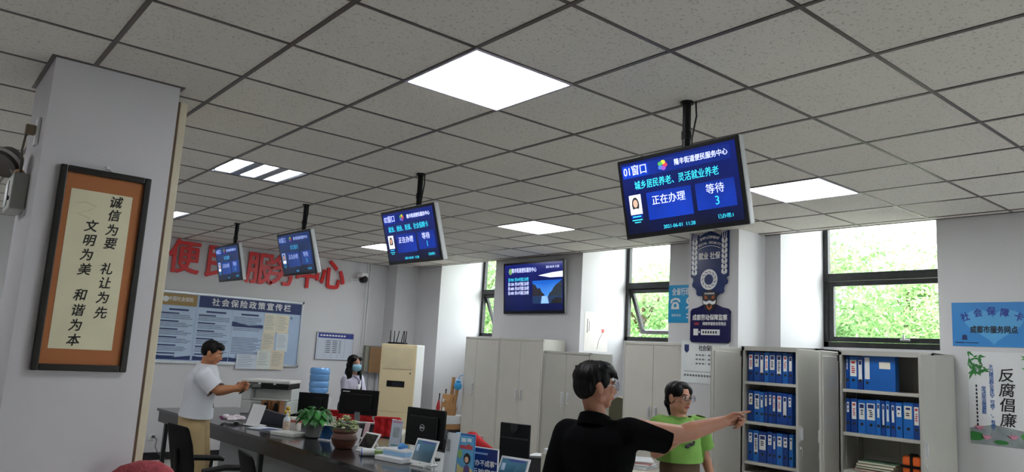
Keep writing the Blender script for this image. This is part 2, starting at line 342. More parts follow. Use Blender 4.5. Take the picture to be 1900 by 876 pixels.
# ------------------------------------------------------------------ ceiling lights
GLOW = mat('f7fbff', .5, emit=PANEL, var=0)
PLAB = {(0, 0): 'large bright square light panel in the middle of the ceiling', (5, 0): 'bright square light panel right of the big hanging screen',
        (5, 5): 'thin-looking bright light panel left of the wall screen, near the window wall', (5, 10): 'small far light panel just left of the second hanging screen'}
for i, j in LAMPS:
    x, y = GX0+i*T+T/2, GY0+j*T+T/2
    if (i, j) in GRILLE:
        t = thing('grille_lamp', 'recessed louvre lamp with three tubes above the notice board' if j == 5 else 'small far louvre lamp at the column edge', 'ceiling light', (x, y, H), rz(PI/2), 'louvre lamps in the ceiling')
        mb = MB()
        for a, b in (((-.3, -.3, 0), (-.285, .3, .1)), ((.285, -.3, 0), (.3, .3, .1)), ((-.285, -.3, 0), (.285, -.285, .1)), ((-.285, .285, 0), (.285, .3, .1)), ((-.3, -.3, .1), (.3, .3, .11))): mb.span(a, b)
        for q in (-.1, .1): mb.span((-.285, q-.035, 0), (.285, q+.035, .045))
        obj('housing', mb, mat('85888c', .3, .8, var=.05), t)
        for q in (-.2, 0, .2):
            mb = MB()
            poly = [(-.275, q-.066), (.275, q-.066), (.275, q-.06)]
            for e in range(8, -1, -1):
                x = -.27+e*.0675; poly += [(x+.002, q-.06), (x+.002, q+.062), (x-.002, q+.062), (x-.002, q-.06)]
            mb.prism(poly+[(-.275, q-.06)], .004, .04)
            obj('louvre', mb, mat('d9dcdf', .2, .9, var=0), t)
            obj('tube', MB().tube([(-.275, q, .06), (.275, q, .06)], .016, 12), mat('ffffff', .4, emit=45, var=0), t, True)
    else:
        t = thing('light_panel', PLAB.get((i, j), 'unseen square light panel added in the ceiling to brighten the room'), 'ceiling light', (x, y, H), I3, 'square light panels in the ceiling')
        fr = MB()
        for a, b in (((-.3, -.3), (.3, -.288)), ((-.3, .288), (.3, .3)), ((-.3, -.288), (-.288, .288)), ((.288, -.288), (.3, .288))): fr.span((*a, -.008), (*b, 0))
        obj('frame', fr, mat('c9c6d6', .4, .3), t)
        obj('diffuser', MB().span((-.288, -.288, -.006), (.288, .288, -.001)), GLOW, t)

# ------------------------------------------------------------------ cabinets along the window wall
STEEL = mat('c3c0b8', .42, .05, var=.03, scale=3); STEEL2 = mat('aeaca5', .42, .05, var=.03, scale=3); STEELIN = mat('8f8c86', .5, .05, var=.05)
CHROME = mat('d6d7d9', .38, .5, var=0); DARKMET = mat('3a3b3d', .4, .6, var=0); BLACKP = mat('0a0a0c', .45, var=.1, spec=.3)
def handle_set(parent, x, y, z=.018, lock=True):
    h = obj('handle', MB().span((x-.022, y-.065, z), (x+.022, y+.065, z+.004), .001).span((x-.016, y-.058, z+.004), (x+.004, y+.058, z+.0055)).box((x+.012, y, z+.016), (.013, .1, .02), .004), [CHROME], parent)
    if lock:
        lk = obj('lock', MB().lathe([(.013, 0), (.013, .008), (.009, .01)], (x, y-.095, z), 16).span((x-.004, y-.125, z+.01), (x+.004, y-.09, z+.013)), CHROME, parent, True)
    return h
def cabinet(label, y0, y1, xf, depth, top, doors, hy, m=STEEL, group=None, slots=()):
    """closed steel cupboard; y0 is its left end seen from the room, doors = fractions where they split"""
    w = y0-y1; t = thing('steel_cabinet', label, 'cabinet', (xf, (y0+y1)/2, 0), FX, group)
    mb = MB().span((-w/2, .06, -depth), (w/2, top, -.02), .006).span((-w/2+.02, 0, -depth+.02), (w/2-.02, .06, -.05))
    mb.span((-w/2, top-.03, -.02), (w/2, top, 0), .004).span((-w/2, .06, -.02), (w/2, .1, 0)).span((-w/2, .06, -.02), (-w/2+.018, top, 0)).span((w/2-.018, .06, -.02), (w/2, top, 0))
    obj('body', mb, m, t)
    xs = [-w/2+.02]+[(-w/2+f*w) for f in doors]+[w/2-.02]
    for k in range(len(xs)-1):
        a, b = xs[k]+.002, xs[k+1]-.002
        d = obj('door', MB().span((a, .105, -.018), (b, top-.034, .004), .003), m, t)
        if hy[k]:
            x = b-.045 if hy[k] > 0 else a+.045
            handle_set(d, x, abs(hy[k]), .004, lock=len(xs) > 2 and k == len(xs)-3 or len(xs) == 2)
    for (sx, sy) in slots:
        obj('label_holder', MB().span((sx-.03, sy-.018, .004), (sx+.03, sy-.015, .007)).span((sx-.03, sy-.015, .004), (sx-.027, sy+.018, .007)).span((sx+.027, sy-.015, .004), (sx+.03, sy+.018, .007)), m, t)
    return t
XF = 6.3
cabinet('tall grey steel cabinet furthest left, its key in the lock, below the wall screen', 8.56, 7.795, XF, .38, 1.875, [.35], [1.19, 0], slots=[(.26, 1.80)])
cabinet('tall grey steel cabinet directly under the right half of the wall screen', 7.785, 6.94, XF, .38, 1.875, [.5], [1.17, -1.17], slots=[(.30, 1.80)])
cabinet('shorter darker grey steel cabinet behind the man in black', 6.91, 6.11, XF, .37, 1.735, [.5], [1.19, -1.19], m=STEEL2)
cabinet('grey steel cabinet under the middle window, behind the woman in green', 5.60, 4.78, XF, .38, 1.88, [.5], [1.15, -1.15], slots=[(.30, 1.82)])
SHELVES = {}
def bookcase(label, y0, y1, top, shelves, doorw, angs, xf=XF, depth=.42):
    w = y0-y1; t = thing('filing_cabinet', label, 'cabinet', (xf, (y0+y1)/2, 0), FX)
    mb = MB().span((-w/2, 0, -depth), (-w/2+.012, top, 0)).span((w/2-.012, 0, -depth), (w/2, top, 0)).span((-w/2, 0, -depth), (w/2, top, -depth+.01))
    mb.span((-w/2, top-.012, -depth), (w/2, top, 0)).span((-w/2, 0, -depth), (w/2, .08, 0))
    for s in (-1, 1): mb.span((s*w/2, .08, -.02), (s*(w/2-.03), top-.012, 0))
    mb.span((-w/2, top-.04, -.02), (w/2, top-.012, 0))
    for s in (-1, 1):
        for z in (-.1, -.3): mb.span((s*(w/2-.012), .1, z-.008), (s*(w/2-.018), top-.05, z+.008))
    for q in (-.06, .06): mb.span((q-.004, .1, -depth+.01), (q+.004, top-.05, -depth+.014))
    obj('body', mb, STEEL2, t)
    for z in shelves:
        obj('shelf', MB().span((-w/2+.014, z-.026, -.03), (w/2-.014, z, -.012), .002).span((-w/2+.014, z-.004, -depth+.012), (w/2-.014, z, -.03)), STEEL, t)
    for s, ang in ((-1, angs[0]), (1, angs[1])):
        a = math.radians(ang)          # 0 = shut, 90 = straight out into the room
        M = Matrix.Translation((s*w/2, 0, .002)) @ Matrix.Rotation(s*a, 4, 'Y')
        mb = MB().box((-s*doorw/2, top/2+.03, .009), (doorw, top-.1, .018), .003, M=M)
        mb.box((-s*(doorw/2+.012), top/2+.03, -.004), (doorw-.075, top-.18, .012), .004, M=M)
        d = obj('door', mb, STEEL2, t)
        x = -s*(doorw-.045)
        obj('handle', MB().box((x, 1.15, .02), (.04, .13, .006), .001, M=M).box((x+.006, 1.15, .03), (.012, .1, .02), .004, M=M), CHROME, d)
        obj('lock', MB().box((x, 1.035, .024), (.022, .022, .014), .005, M=M).box((x, 1.0, .034), (.008, .05, .004), M=M).box((x+.006, .985, .03), (.01, .035, .003), M=M), CHROME, d)
        for zz in (.2, top-.07): obj('hinge', MB().box((-s*.008, zz, -.004), (.014, .05, .014), .003, M=M), DARKMET, d)
    SHELVES[label] = (t, w); return t
A_TOP, B_TOP = 1.872, 1.865
A_Y, B_Y = (4.12, 3.37), (3.175, 2.416)
def zs(u, v): return onx(u, v, XF).z
A_SH = [zs(1383, 707), zs(1383, 781), zs(1383, 855)]
B_SH = [zs(1562, 721), zs(1562, 801), .875]
CA = bookcase('open filing cabinet nearer the blue column signs, three shelves full of blue binders', *A_Y, A_TOP, A_SH+[.72, .4], .37, (102, 92))
CB = bookcase('open filing cabinet beside the wall posters, its upper shelves full of blue binders', *B_Y, B_TOP, B_SH+[.35], .37, (84, 96))
BLUES = [mat(c, .35, var=.05) for c in ('1560b4', '1a4f9f', '10469a', '1f6cc0', '123c86')]
WHITE = mat('e8e8e6', .6, var=.02); CREAM = mat('e4dfcf', .7, var=.04); INK = mat('20242c', .7, var=0); NAVY = mat('1c2f66', .5, var=.05); REDINK = mat('c03030', .6, var=0)
SPINE = [('w', .42, .48), ('w', .3, .6), ('r', .5, .5), ('w', .55, .4), ('n', .4, .52), ('g', .5, .36)]
ORD = ['first', 'second', 'third', 'fourth', 'fifth', 'sixth', 'seventh', 'eighth', 'ninth', 'tenth', 'eleventh', 'twelfth']
rb = random.Random(3)
def binder(x, y, z, wd, ht, dp, label, group, kind, shade):
    """lever-arch binder standing on a shelf of the window wall: x metres right of the cabinet's left, spine to the room"""
    t = thing('ring_binder', label, 'binder', (x, y, z), FX, group); m = BLUES[shade]; h = wd/2
    mb = MB().span((-h, 0, -dp), (-h+.003, ht, 0)).span((h-.003, 0, -dp), (h, ht, 0)).span((-h, 0, -.003), (h, ht, .001), .001)
    obj('cover', mb, m, t)
    obj('paper_stack', MB().span((-h+.004, .008, -dp+.012), (h-.012 if wd > .045 else h-.004, ht-.012, -.02)), CREAM, t)
    obj('finger_hole', MB().lathe([(.0125, 0), (.0125, .0016), (.009, .0022)], (0, .075, .001), 18), DARKMET, t)
    lw = h-.009; y1 = ht-.03; y0 = y1-ht*kind[2]
    if kind[0] == 'n': y0 += .06
    lb = obj('spine_label', MB().span((-lw, y0, .001), (lw, y1, .002)), CREAM if kind[0] == 'g' else WHITE, t)
    r = [(-lw*.6, y1-.03, lw*.6, y1-.012)] if kind[0] != 'w' else [(-lw*.75, y1-.04, lw*.75, y1-.008)]
    bars('label_header', r, NAVY if kind[0] != 'r' else REDINK, lb, .0024)
    n = int((y1-y0-.07)/.016)
    if kind[0] in 'rn' or wd > .055: bars('handwriting', [(-lw*rb.uniform(.3, .6), y1-.062-k*.016, lw*rb.uniform(.2, .6), y1-.053-k*.016) for k in range(max(n, 1))], REDINK if kind[0] == 'r' else INK, lb, .0024)
    return t
def row(cab, yr, z, us, where, ht=.285):
    """us: pixel columns of the spines' edges along the row"""
    n = len(us)-1
    for k in range(n):
        ya, yb = min(us[k], yr[0]-.034), max(us[k+1], yr[1]+.034); wd = ya-yb-.004
        binder(XF+.05+rb.uniform(0, .012), (ya+yb)/2, z+.001, wd, ht-rb.uniform(0, .012), .24, 'blue binder, %s from left, %s' % (ORD[k], where), 'blue ring binders', SPINE[rb.randrange(6)], rb.randrange(5))
def ys(us, x=XF+.05): return [onx(u, 740, x).y for u in us]
def c1(*a): return ys([1300+q*.315 for q in a])
row(CA, A_Y, A_SH[0], c1(277, 310, 345, 374, 402, 441, 478, 512, 541), 'top shelf, cabinet nearer the pillar')
row(CA, A_Y, A_SH[1], c1(274, 309, 347, 371, 395, 419, 444, 479, 511, 539), 'middle shelf, cabinet nearer the pillar')
row(CA, A_Y, A_SH[2], c1(272, 307, 340, 389, 421, 444, 481, 515, 541), 'lower shelf, cabinet nearer the pillar')
def c2(*a): return ys([1500+q*.3151 for q in a])
row(CB, B_Y, B_SH[0], c2(206, 238, 290, 326), 'top shelf, cabinet beside the posters')
row(CB, B_Y, B_SH[1], c2(204, 245, 286, 334, 396, 424, 450, 478, 508, 551, 612, 655), 'second shelf, cabinet beside the posters')
ya, yb = c2(328, 515)
t = thing('box_file', 'wide blue box file with a front card, top shelf, cabinet beside the posters', 'box file', (XF+.05, (ya+yb)/2, B_SH[0]+.001), FX); hw = (ya-yb)/2
obj('case', MB().span((-hw, 0, -.07), (hw, .29, 0), .003), BLUES[0], t); obj('spine_label', MB().span((-hw+.01, .09, 0), (-hw+.05, .27, .001)), WHITE, t); obj('name_card', MB().span((.0, .18, 0), (.09, .235, .001)), CREAM, t)
obj('finger_hole', MB().lathe([(.012, 0), (.012, .002)], (-hw+.03, .06, 0), 16), DARKMET, t)
# things in the lower bay of the right-hand filing cabinet
zb = B_SH[2]+.001
for k, (c, lab) in enumerate((('8b2e3a', 'dark red folder at the bottom of the pile'), ('3d6b4d', 'green folder in the middle of the pile'), ('d9d3b8', 'cream booklet near the top of the pile'), ('5d7f62', 'pale green booklet on top of the pile'))):
    t = thing('booklet', lab+', lower bay of the right-hand open cabinet', 'booklet', (XF+.16, 2.93-.01*k, zb+.001+k*.022), FX @ Matrix.Rotation(.05*k-.1, 3, 'Y'), 'pile of booklets')
    mb = MB().span((-.15, .001, -.1), (.15, .004, .1)).span((-.15, .017, -.1), (.15, .02, .1)).span((-.15, .001, -.1), (-.147, .02, .1)); obj('cover', mb, mat(c, .6), t)
    obj('pages', MB().span((-.146, .004, -.097), (.146, .017, .097)), CREAM, t)
p = onx(1694, 872, XF+.12)
t = thing('life_vest', 'bright orange life vest with black straps in the lower bay of the cabinet', 'life vest', (p.x, p.y, zb+.001), FX @ Matrix.Scale(.72, 3)); ORG = mat('e8641c', .6, bump=.2, bscale=30)
for s in (-1, 1):
    obj('float_panel', MB().box((s*.052, .12, 0), (.095, .24, .09), .03), ORG, t, True)
obj('strap', MB().span((-.11, .11, .04), (.11, .14, .056)).span((-.012, .02, .02), (.012, .255, .05)), BLACKP, t)
obj('collar', MB().tube([(-.06, .22, -.04), (-.03, .25, -.05), (.03, .25, -.05), (.06, .22, -.04)], .015, 10), BLACKP, t, True)

# ------------------------------------------------------------------ hanging screens
SCR = screen_mat('010420', '08248c', .38); PNL = mat('0b34a8', .2, emit=.28, var=.45, scale=2.5); PNL2 = mat('0a2a8c', .2, emit=.26, var=.2, scale=3)
TXW = mat('cfd8ff', .4, emit=.6, var=0); TXC = mat('35c8e0', .4, emit=.55, var=0); CASE = mat('0b0b0d', .25, var=0); SILVER = mat('c4c7ca', .35, .4, var=.03)
def queue_screen(c, yaw, tilt, roll, no, topic, count, label, dim):
    R = frame(math.radians(yaw), math.radians(tilt), math.radians(roll)); W, Hh = .735, .426
    t = thing('hanging_screen', label, 'screen', c, R, 'queue screens hanging over the counter')
    obj('casing', MB().span((-W/2, -Hh/2, -.05), (W/2, Hh/2, -.008), .008), SILVER, t)
    obj('bezel', MB().span((-W/2+.002, -Hh/2+.002, -.008), (W/2-.002, Hh/2-.002, 0), .002), CASE, t)
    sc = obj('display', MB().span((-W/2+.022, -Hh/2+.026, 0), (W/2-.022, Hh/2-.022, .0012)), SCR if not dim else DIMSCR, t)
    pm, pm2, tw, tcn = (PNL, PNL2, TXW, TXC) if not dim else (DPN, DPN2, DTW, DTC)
    obj('header_band', MB().span((-.335, .108, .0012), (.318, .178, .002)), pm2, sc); obj('number_box', MB().span((-.335, .112, .002), (-.165, .172, .0026)), pm, sc)
    obj('serving_box', MB().span((-.2, -.125, .0012), (.075, .018, .002)), pm, sc); obj('waiting_box', MB().span((.1, -.115, .0012), (.318, .018, .002)), pm, sc)
    text(no, .058, (-.25, .143, .0032), tw, sc, sx=.9); text('隆丰街道便民服务中心', .034, (.15, .143, .0026), tw, sc, bold=.012, sx=.9)
    text(topic, .048, (-.012, .062, .0022), tcn, sc, bold=.006, sx=.93 if len(topic) < 13 else .82)
    text('正在办理', .052, (-.065, -.03, .0028), tw, sc); text('等待', .052, (.21, -.022, .0028), tw, sc); text(count, .06, (.215, -.08, .0028), tcn, sc)
    ph = obj('portrait', MB().span((-.315, -.085, .0012), (-.238, .018, .0022)), WHT if not dim else DTW, sc)
    mb = MB().prism([(-.277+.024*math.cos(a), -.034+.04*math.sin(a)) for a in [k*PI/8 for k in range(16)]], .0022, .0026)
    obj('portrait_hair', mb, INK, ph); obj('portrait_face', MB().prism([(-.277+.015*math.cos(a), -.028+.021*math.sin(a)) for a in [k*PI/8 for k in range(16)]], .0026, .003), mat('d9a890', .5, emit=.4, var=0), ph); obj('portrait_blouse', MB().prism([(-.31, -.085), (-.244, -.085), (-.25, -.062), (-.268, -.055), (-.286, -.055), (-.304, -.062)], .0026, .003), WHT, ph)
    bars('name_strip', [(-.315, -.106, -.238, -.088)], pm, sc, .002); bars('name_lines', [(-.305, -.1, -.25, -.094), (-.31, -.118, -.243, -.112), (-.296, -.13, -.256, -.125)], tcn, sc, .0026)
    text('2021-06-01  11:28' if not dim else '11:28', .026, (-.02, -.17, .0022), tcn, sc); text('已办理:1', .024, (.25, -.158, .0022), tcn, sc)
    for k, cc in enumerate(('c9304a', 'd8c233', '4aa34a', '3a6fd0', '8a4ab0')):
        a = k*2*PI/5; x, y = -.075+.016*math.cos(a), .143+.016*math.sin(a)
        obj('emblem_petal', MB().prism([(x+.012*math.cos(a+q*PI/5)*1.25, y+.009*math.sin(a+q*PI/5)*1.25) for q in range(10)], .002+.0002*k, .0024+.0002*k), mat(cc, .4, emit=.5 if not dim else .2, var=0), sc)
    # drop pole from the ceiling to the back of the set
    Ri = R.transposed(); top = V((c[0]+.055, c[1], H)); bot = V((c[0]+.055, c[1], c[2]-.02)); L = lambda p: Ri @ (V(p)-V(c))
    dx = V((.022, 0, 0)); mb = MB().tube([L(top), L(bot)], .021, 12)
    po = obj('pole', mb, BLACKP, t, True)
    obj('ceiling_flange', MB().tube([L(top), L(top-V((0, 0, .012)))], .034, 20), BLACKP, po)
    obj('pole_collar', MB().tube([L(top-V((0, 0, .16))), L(top-V((0, 0, .2)))], .026, 12), BLACKP, po)
    obj('wall_mount', MB().span((-.1, -.1, -.066), (.1, .1, -.05), .003), BLACKP, t)
    obj('power_cable', MB().tube([L(top+V((0, -.055, -.01))), L(top+V((0, -.06, -.09))), L(top+V((0, -.035, -.2))), L(top+V((0, -.03, -.34)))], .005, 6), BLACKP, t, True)
    return t
WHT = mat('e8ecf2', .4, emit=.7, var=0)
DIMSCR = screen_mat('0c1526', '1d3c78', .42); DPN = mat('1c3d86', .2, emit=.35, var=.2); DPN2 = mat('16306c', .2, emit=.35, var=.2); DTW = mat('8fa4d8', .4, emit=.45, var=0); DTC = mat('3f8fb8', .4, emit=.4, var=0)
queue_screen((2.95, 2.299, 2.531), 182, 12.6, 1.5, '01窗口', '城乡居民养老、灵活就业养老', '3', 'nearest and largest hanging queue screen, showing 01 and number 3', 0)
queue_screen((2.95, 4.809, 2.519), 180.7, 16.2, 0, '02窗口', '就业、创业、医保、社会保障卡', '1', 'second hanging queue screen from the right, showing 02', 0)
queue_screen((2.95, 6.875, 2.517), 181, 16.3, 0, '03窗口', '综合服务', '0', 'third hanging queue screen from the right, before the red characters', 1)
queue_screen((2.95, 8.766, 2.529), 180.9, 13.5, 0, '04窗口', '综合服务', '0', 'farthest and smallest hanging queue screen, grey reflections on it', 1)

# ------------------------------------------------------------------ big screen on the pier
tl, br = onx(937, 490, WX-.07), onx(1045, 582, WX-.07)
W, Hh = tl.y-br.y, .71; cy, cz = (tl.y+br.y)/2, (tl.z+br.z)/2
t = thing('wall_screen', 'large flat screen on the white pier showing a lake picture and queue lines', 'screen', (WX-.07, cy, cz), frame(PI, math.radians(4)))
obj('casing', MB().span((-W/2, -Hh/2, -.045), (W/2, Hh/2, -.006), .01), SILVER, t); obj('bezel', MB().span((-W/2, -Hh/2, -.006), (W/2-.004, Hh/2, 0), .003), CASE, t)
sc = obj('display', MB().span((-W/2+.03, -Hh/2+.04, 0), (W/2-.03, Hh/2-.025, .0012)), screen_mat('06103c', '16267c', .5), t)
obj('wall_bracket', MB().span((-.2, -.15, -.068), (.2, .15, -.045)), BLACKP, t)
obj('power_cable', MB().tube([(-.12, -Hh/2+.02, -.05), (-.12, -Hh/2-.15, -.055), (-.13, -Hh/2-.4, -.05), (-.13, -1.1, -.05)], .007, 6), BLACKP, t, True)
text('隆丰街道便民服务中心', .07, (-.18, .24, .0024), TXW, sc, bold=.012, sx=.75); text('2021-06-01 11:28', .045, (.4, .265, .0024), TXW, sc, sx=.8)
obj('emblem', MB().prism([(-.47+.04*math.cos(k*PI/7), .235+.045*math.sin(k*PI/7)) for k in range(14)], .0012, .002), mat('7fae6a', .4, emit=.4, var=.3, scale=40), sc)
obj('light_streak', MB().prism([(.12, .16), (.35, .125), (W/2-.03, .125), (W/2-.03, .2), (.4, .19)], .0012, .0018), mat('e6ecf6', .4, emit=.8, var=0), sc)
for k, (s, m) in enumerate((('请 P001 到 04号窗口办理', TXC), ('请 C001 到 03号窗口办理', TXW), ('请 N001 到 02号窗口办理', TXW), ('请 A001 到 01号窗口办理', TXW))): text(s, .056, (-.3, .115-.062*k, .0024), m, sc, sx=.72, bold=.006)
x0, x1, y0, y1 = .0, W/2-.045, -.22, .09
pic = obj('lake_picture', MB().span((x0, y0, .0012), (x1, y1, .0016)), screen_mat('5aa0e8', '1459b8', .8, scale=1), sc)
obj('left_cliff', MB().prism([(x0, y0+.1), (x0, .05), (.06, .03), (.1, -.02), (.15, -.01), (.19, -.07), (.24, -.1), (.24, y0+.1)], .0016, .002), mat('241f2c', .5, emit=.25, var=.5, scale=30), pic)
obj('right_cliff', MB().prism([(.32, y0+.1), (.34, -.08), (.38, -.06), (.42, -.01), (.47, .03), (.52, .05), (x1, .09), (x1, y0+.1)], .0016, .002), mat('2a3540', .5, emit=.3, var=.5, scale=30), pic)
obj('lake_water', MB().prism([(x0, y0), (x1, y0), (x1, y0+.1), (x0, y0+.1)], .0016, .0018), mat('1b3a66', .3, emit=.3, var=.3), pic); obj('water_glint', MB().prism([(.17, y0), (.33, y0), (.3, y0+.1), (.19, y0+.1)], .0018, .0021), mat('86b4e0', .3, emit=.5, var=.2), pic)
obj('dark_bank', MB().prism([(.36, y0), (x1, y0), (x1, y0+.07), (.46, y0+.08), (.4, y0+.05)], .0018, .0022), mat('14161c', .4, emit=.1, var=.4, scale=25), pic)

# ------------------------------------------------------------------ signs on the boxed pillar
PX = 6.28
def panel_at(name, label, cat, u0, v0, u1, v1, x, group=None):
    a, b = onx(u0, v0, x), onx(u1, v1, x); c = (a+b)/2
    t = thing(name, label, cat, (x-.001, c.y, c.z), FX, group); return t, abs(a.y-b.y), abs(a.z-b.z)
SIGNBLUE = mat('132a63', .25, var=.06, scale=4); SIGNNAVY = mat('14124a', .2, var=.08, scale=4); SIGNW = mat('e3e4e6', .4, var=.02)
t, w, h = panel_at('emblem_sign', 'dark blue shield sign with two wheat ears and a gear, high on the pillar', 'sign', 1284, 447, 1354, 541, PX)
h = .70; w = .445
t.location.z -= .01
hw = w/2; arc = [(hw*.57*math.cos(a), h/2-.085+.06*math.sin(a)) for a in [PI*k/10 for k in range(11)]]
out = [(hw, h/2-.0), (hw*.62, h/2-.02)]
top = [(hw*.58, h/2-.06)]+[(x, y) for x, y in [(hw*.5, h/2-.035), (hw*.28, h/2-.01), (.02, h/2+.0), (.018, h/2+.03), (0, h/2+.045), (-.018, h/2+.03), (-.02, h/2), (-hw*.28, h/2-.01), (-hw*.5, h/2-.035)]]+[(-hw*.58, h/2-.06)]
body = out+top+[(-hw*.62, h/2-.02), (-hw, h/2), (-hw, -.1)]
gear = []
R0 = hw*.96
for k in range(25):
    a = PI+PI*k/24; r = R0*(1.0 if (k//2) % 2 else .9); gear.append((r*math.cos(a), -.12+r*1.05*math.sin(a)))
body += gear+[(hw, -.1)]
obj('plate', MB().prism(body, 0, .018), SIGNBLUE, t)
for s in (-1, 1):
    mb = MB()
    for k in range(7):
        yy = h/2-.1-k*.052
        for q in (-1, 1):
            cx = s*hw*.8+q*.019; mb.prism([(cx-q*.016, yy-.028), (cx+q*.013, yy-.012), (cx+q*.013, yy+.02), (cx-q*.004, yy+.03), (cx-q*.016, yy)], .018, .021)
    for q in (-1, 0, 1): mb.prism([(s*hw*.8+q*.02-.004, h/2-.075), (s*hw*.8+q*.02+.004, h/2-.075), (s*hw*.8+q*.024+.002, h/2-.012), (s*hw*.8+q*.024-.002, h/2-.012)], .018, .021)
    obj('wheat_ear', mb, SIGNW, t)
def arc_text(s, R, cy, span, size, m, parent, z):
    n = len(s)
    for k, c in enumerate(s):
        if c == ' ': continue
        a = span/2-span*k/(n-1); text(c, size, (R*math.sin(-a), cy+R*math.cos(a), z), m, parent, rot=a, bold=.02)
arc_text('EMPLOYMENT', .3, h/2-.355, .72, .038, SIGNW, t, .02); arc_text('SOCIAL SECURITY', .3, h/2-.41, .86, .032, SIGNW, t, .02)
obj('arc_line', MB().prism([(.29*math.sin(a), h/2-.43+.29*math.cos(a)) for a in [.48-.096*k for k in range(11)]]+[(.285*math.sin(a), h/2-.43+.285*math.cos(a)) for a in [-.48+.096*k for k in range(11)]], .018, .02), SIGNW, t)
text('就业 社保', .078, (0, .1, .02), SIGNW, t, bold=.02, sx=.78)
gc = -.135; ring = [(.1*math.cos(2*PI*k/40), gc+.104*math.sin(2*PI*k/40)) for k in range(40)]; mb = MB().prism(ring, .018, .021); obj('ring', mb, SIGNW, t)
star = [((.047 if k % 2 else .06)*math.cos(2*PI*k/32+.1*(k % 2)), gc+(.047 if k % 2 else .06)*math.sin(2*PI*k/32+.1*(k % 2))) for k in range(32)]
obj('ring_centre', MB().prism(star, .021, .023), SIGNBLUE, t)
mb = MB()
for k in range(11):
    a = 2*PI*k/11; mb.prism([((.07+.017*q)*math.cos(a+.4*q), gc+(.07+.017*q)*math.sin(a+.4*q)) for q in (0, .5, 1)]+[((.066+.017*q)*math.cos(a+.4*q+.07), gc+(.066+.017*q)*math.sin(a+.4*q+.07)) for q in (1, .5, 0)], .021, .0225)
obj('swirl', mb, SIGNBLUE, t)
# lower sign with a badge
t, w, h = panel_at('badge_sign', 'navy plaque with a small shield badge on top, below the wheat-ear sign', 'sign', 1281, 568, 1359, 633, PX)
w, h = .465, .37; t.location.z -= .01; hw = w/2
obj('plate', MB().prism([(-hw+.02, -h/2), (hw-.02, -h/2), (hw, -h/2+.02), (hw, h/2-.06), (hw-.02, h/2-.035), (.14, h/2-.02), (.07, h/2+.01), (-.07, h/2+.01), (-.14, h/2-.02), (-hw+.02, h/2-.035), (-hw, h/2-.06), (-hw, -h/2+.02)], 0, .02), SIGNNAVY, t)
bd_ = obj('badge', MB().prism([(-.085, h/2+.13), (-.04, h/2+.14), (0, h/2+.155), (.04, h/2+.14), (.085, h/2+.13), (.08, h/2+.02), (.05, h/2-.04), (0, h/2-.06), (-.05, h/2-.04), (-.08, h/2+.02)], .02, .028), mat('10121c', .3), t)
obj('badge_band', MB().prism([(-.075, h/2+.05), (-.04, h/2+.035), (0, h/2+.05), (.04, h/2+.035), (.075, h/2+.05), (.07, h/2+.015), (.035, h/2+.005), (0, h/2+.02), (-.035, h/2+.005), (-.07, h/2+.015)], .028, .03), SIGNW, bd_)
obj('badge_loop', MB().prism([(-.03, h/2), (-.015, h/2), (-.013, h/2-.02), (0, h/2-.027), (.013, h/2-.02), (.015, h/2), (.03, h/2), (.027, h/2-.028), (0, h/2-.045), (-.027, h/2-.028)], .028, .03), mat('c0602a', .5), bd_)
for q in (-1, 1): obj('badge_panel', MB().prism([(q*.022, h/2+.062), (q*.058, h/2+.062), (q*.06, h/2+.1), (q*.03, h/2+.09)], .028, .03), mat('a8562c', .5), bd_)
text('劳动保障监察', .02, (0, h/2+.115, .0295), SIGNW, bd_, bold=.02)
text('成都劳动保障监察', .062, (0, .06, .0215), SIGNW, t, bold=.02, sx=.83); text('网络举报投诉受理点', .036, (.055, .0, .0215), SIGNW, t, bold=.02, sx=.85); text('12333', .034, (-.155, .0, .0215), REDINK, t, bold=.02, sx=.7)
obj('search_strip', MB().span((-.1, -.11, .02), (.12, -.055, .022)), SIGNW, t); bars('search_writing', [(-.08+.03*k, -.095, -.062+.03*k, -.07) for k in range(6)], INK, t, .0226)
obj('phone_tile', MB().span((-.19, -.115, .02), (-.135, -.05, .022)), SIGNW, t); obj('pointer', MB().prism([(-.125, -.095), (-.108, -.082), (-.125, -.068)], .02, .022).span((-.175, -.1, .022), (-.165, -.062, .023)).span((-.175, -.07, .022), (-.152, -.062, .023)), SIGNW, t)
# sheet under it
t, w, h = panel_at('notice_sheet', 'white notice sheet with a small blue emblem under the navy plaque', 'notice', 1271, 635, 1345, 712, PX)
w, h = .56, .42; obj('sheet', MB().span((-w/2, -h/2, 0), (w/2, h/2, .004)), mat('dfe3e4', .4), t)
text('社会保障基金', .06, (.07, h/2-.075, .005), INK, t, bold=.015, sx=.75); obj('emblem', MB().prism([(-.24, h/2-.04), (-.185, h/2-.04), (-.185, h/2-.1), (-.2125, h/2-.125), (-.24, h/2-.1)], .004, .0055), NAVY, t)
bars('notice_lines', [(-.1+.037*q, h/2-.15-.042*k, -.1+.037*q+(.024 if q != 3 else .006), h/2-.134-.042*k) for k in range(3) for q in range(6)]+[(-.24+.02*q, -.1, -.228+.02*q, -.092) for q in range(16)]+[(-.24+.034*q, -.145, -.216+.034*q, -.125) for q in range(10)], mat('6a6e74', .7, var=0), t, .005)
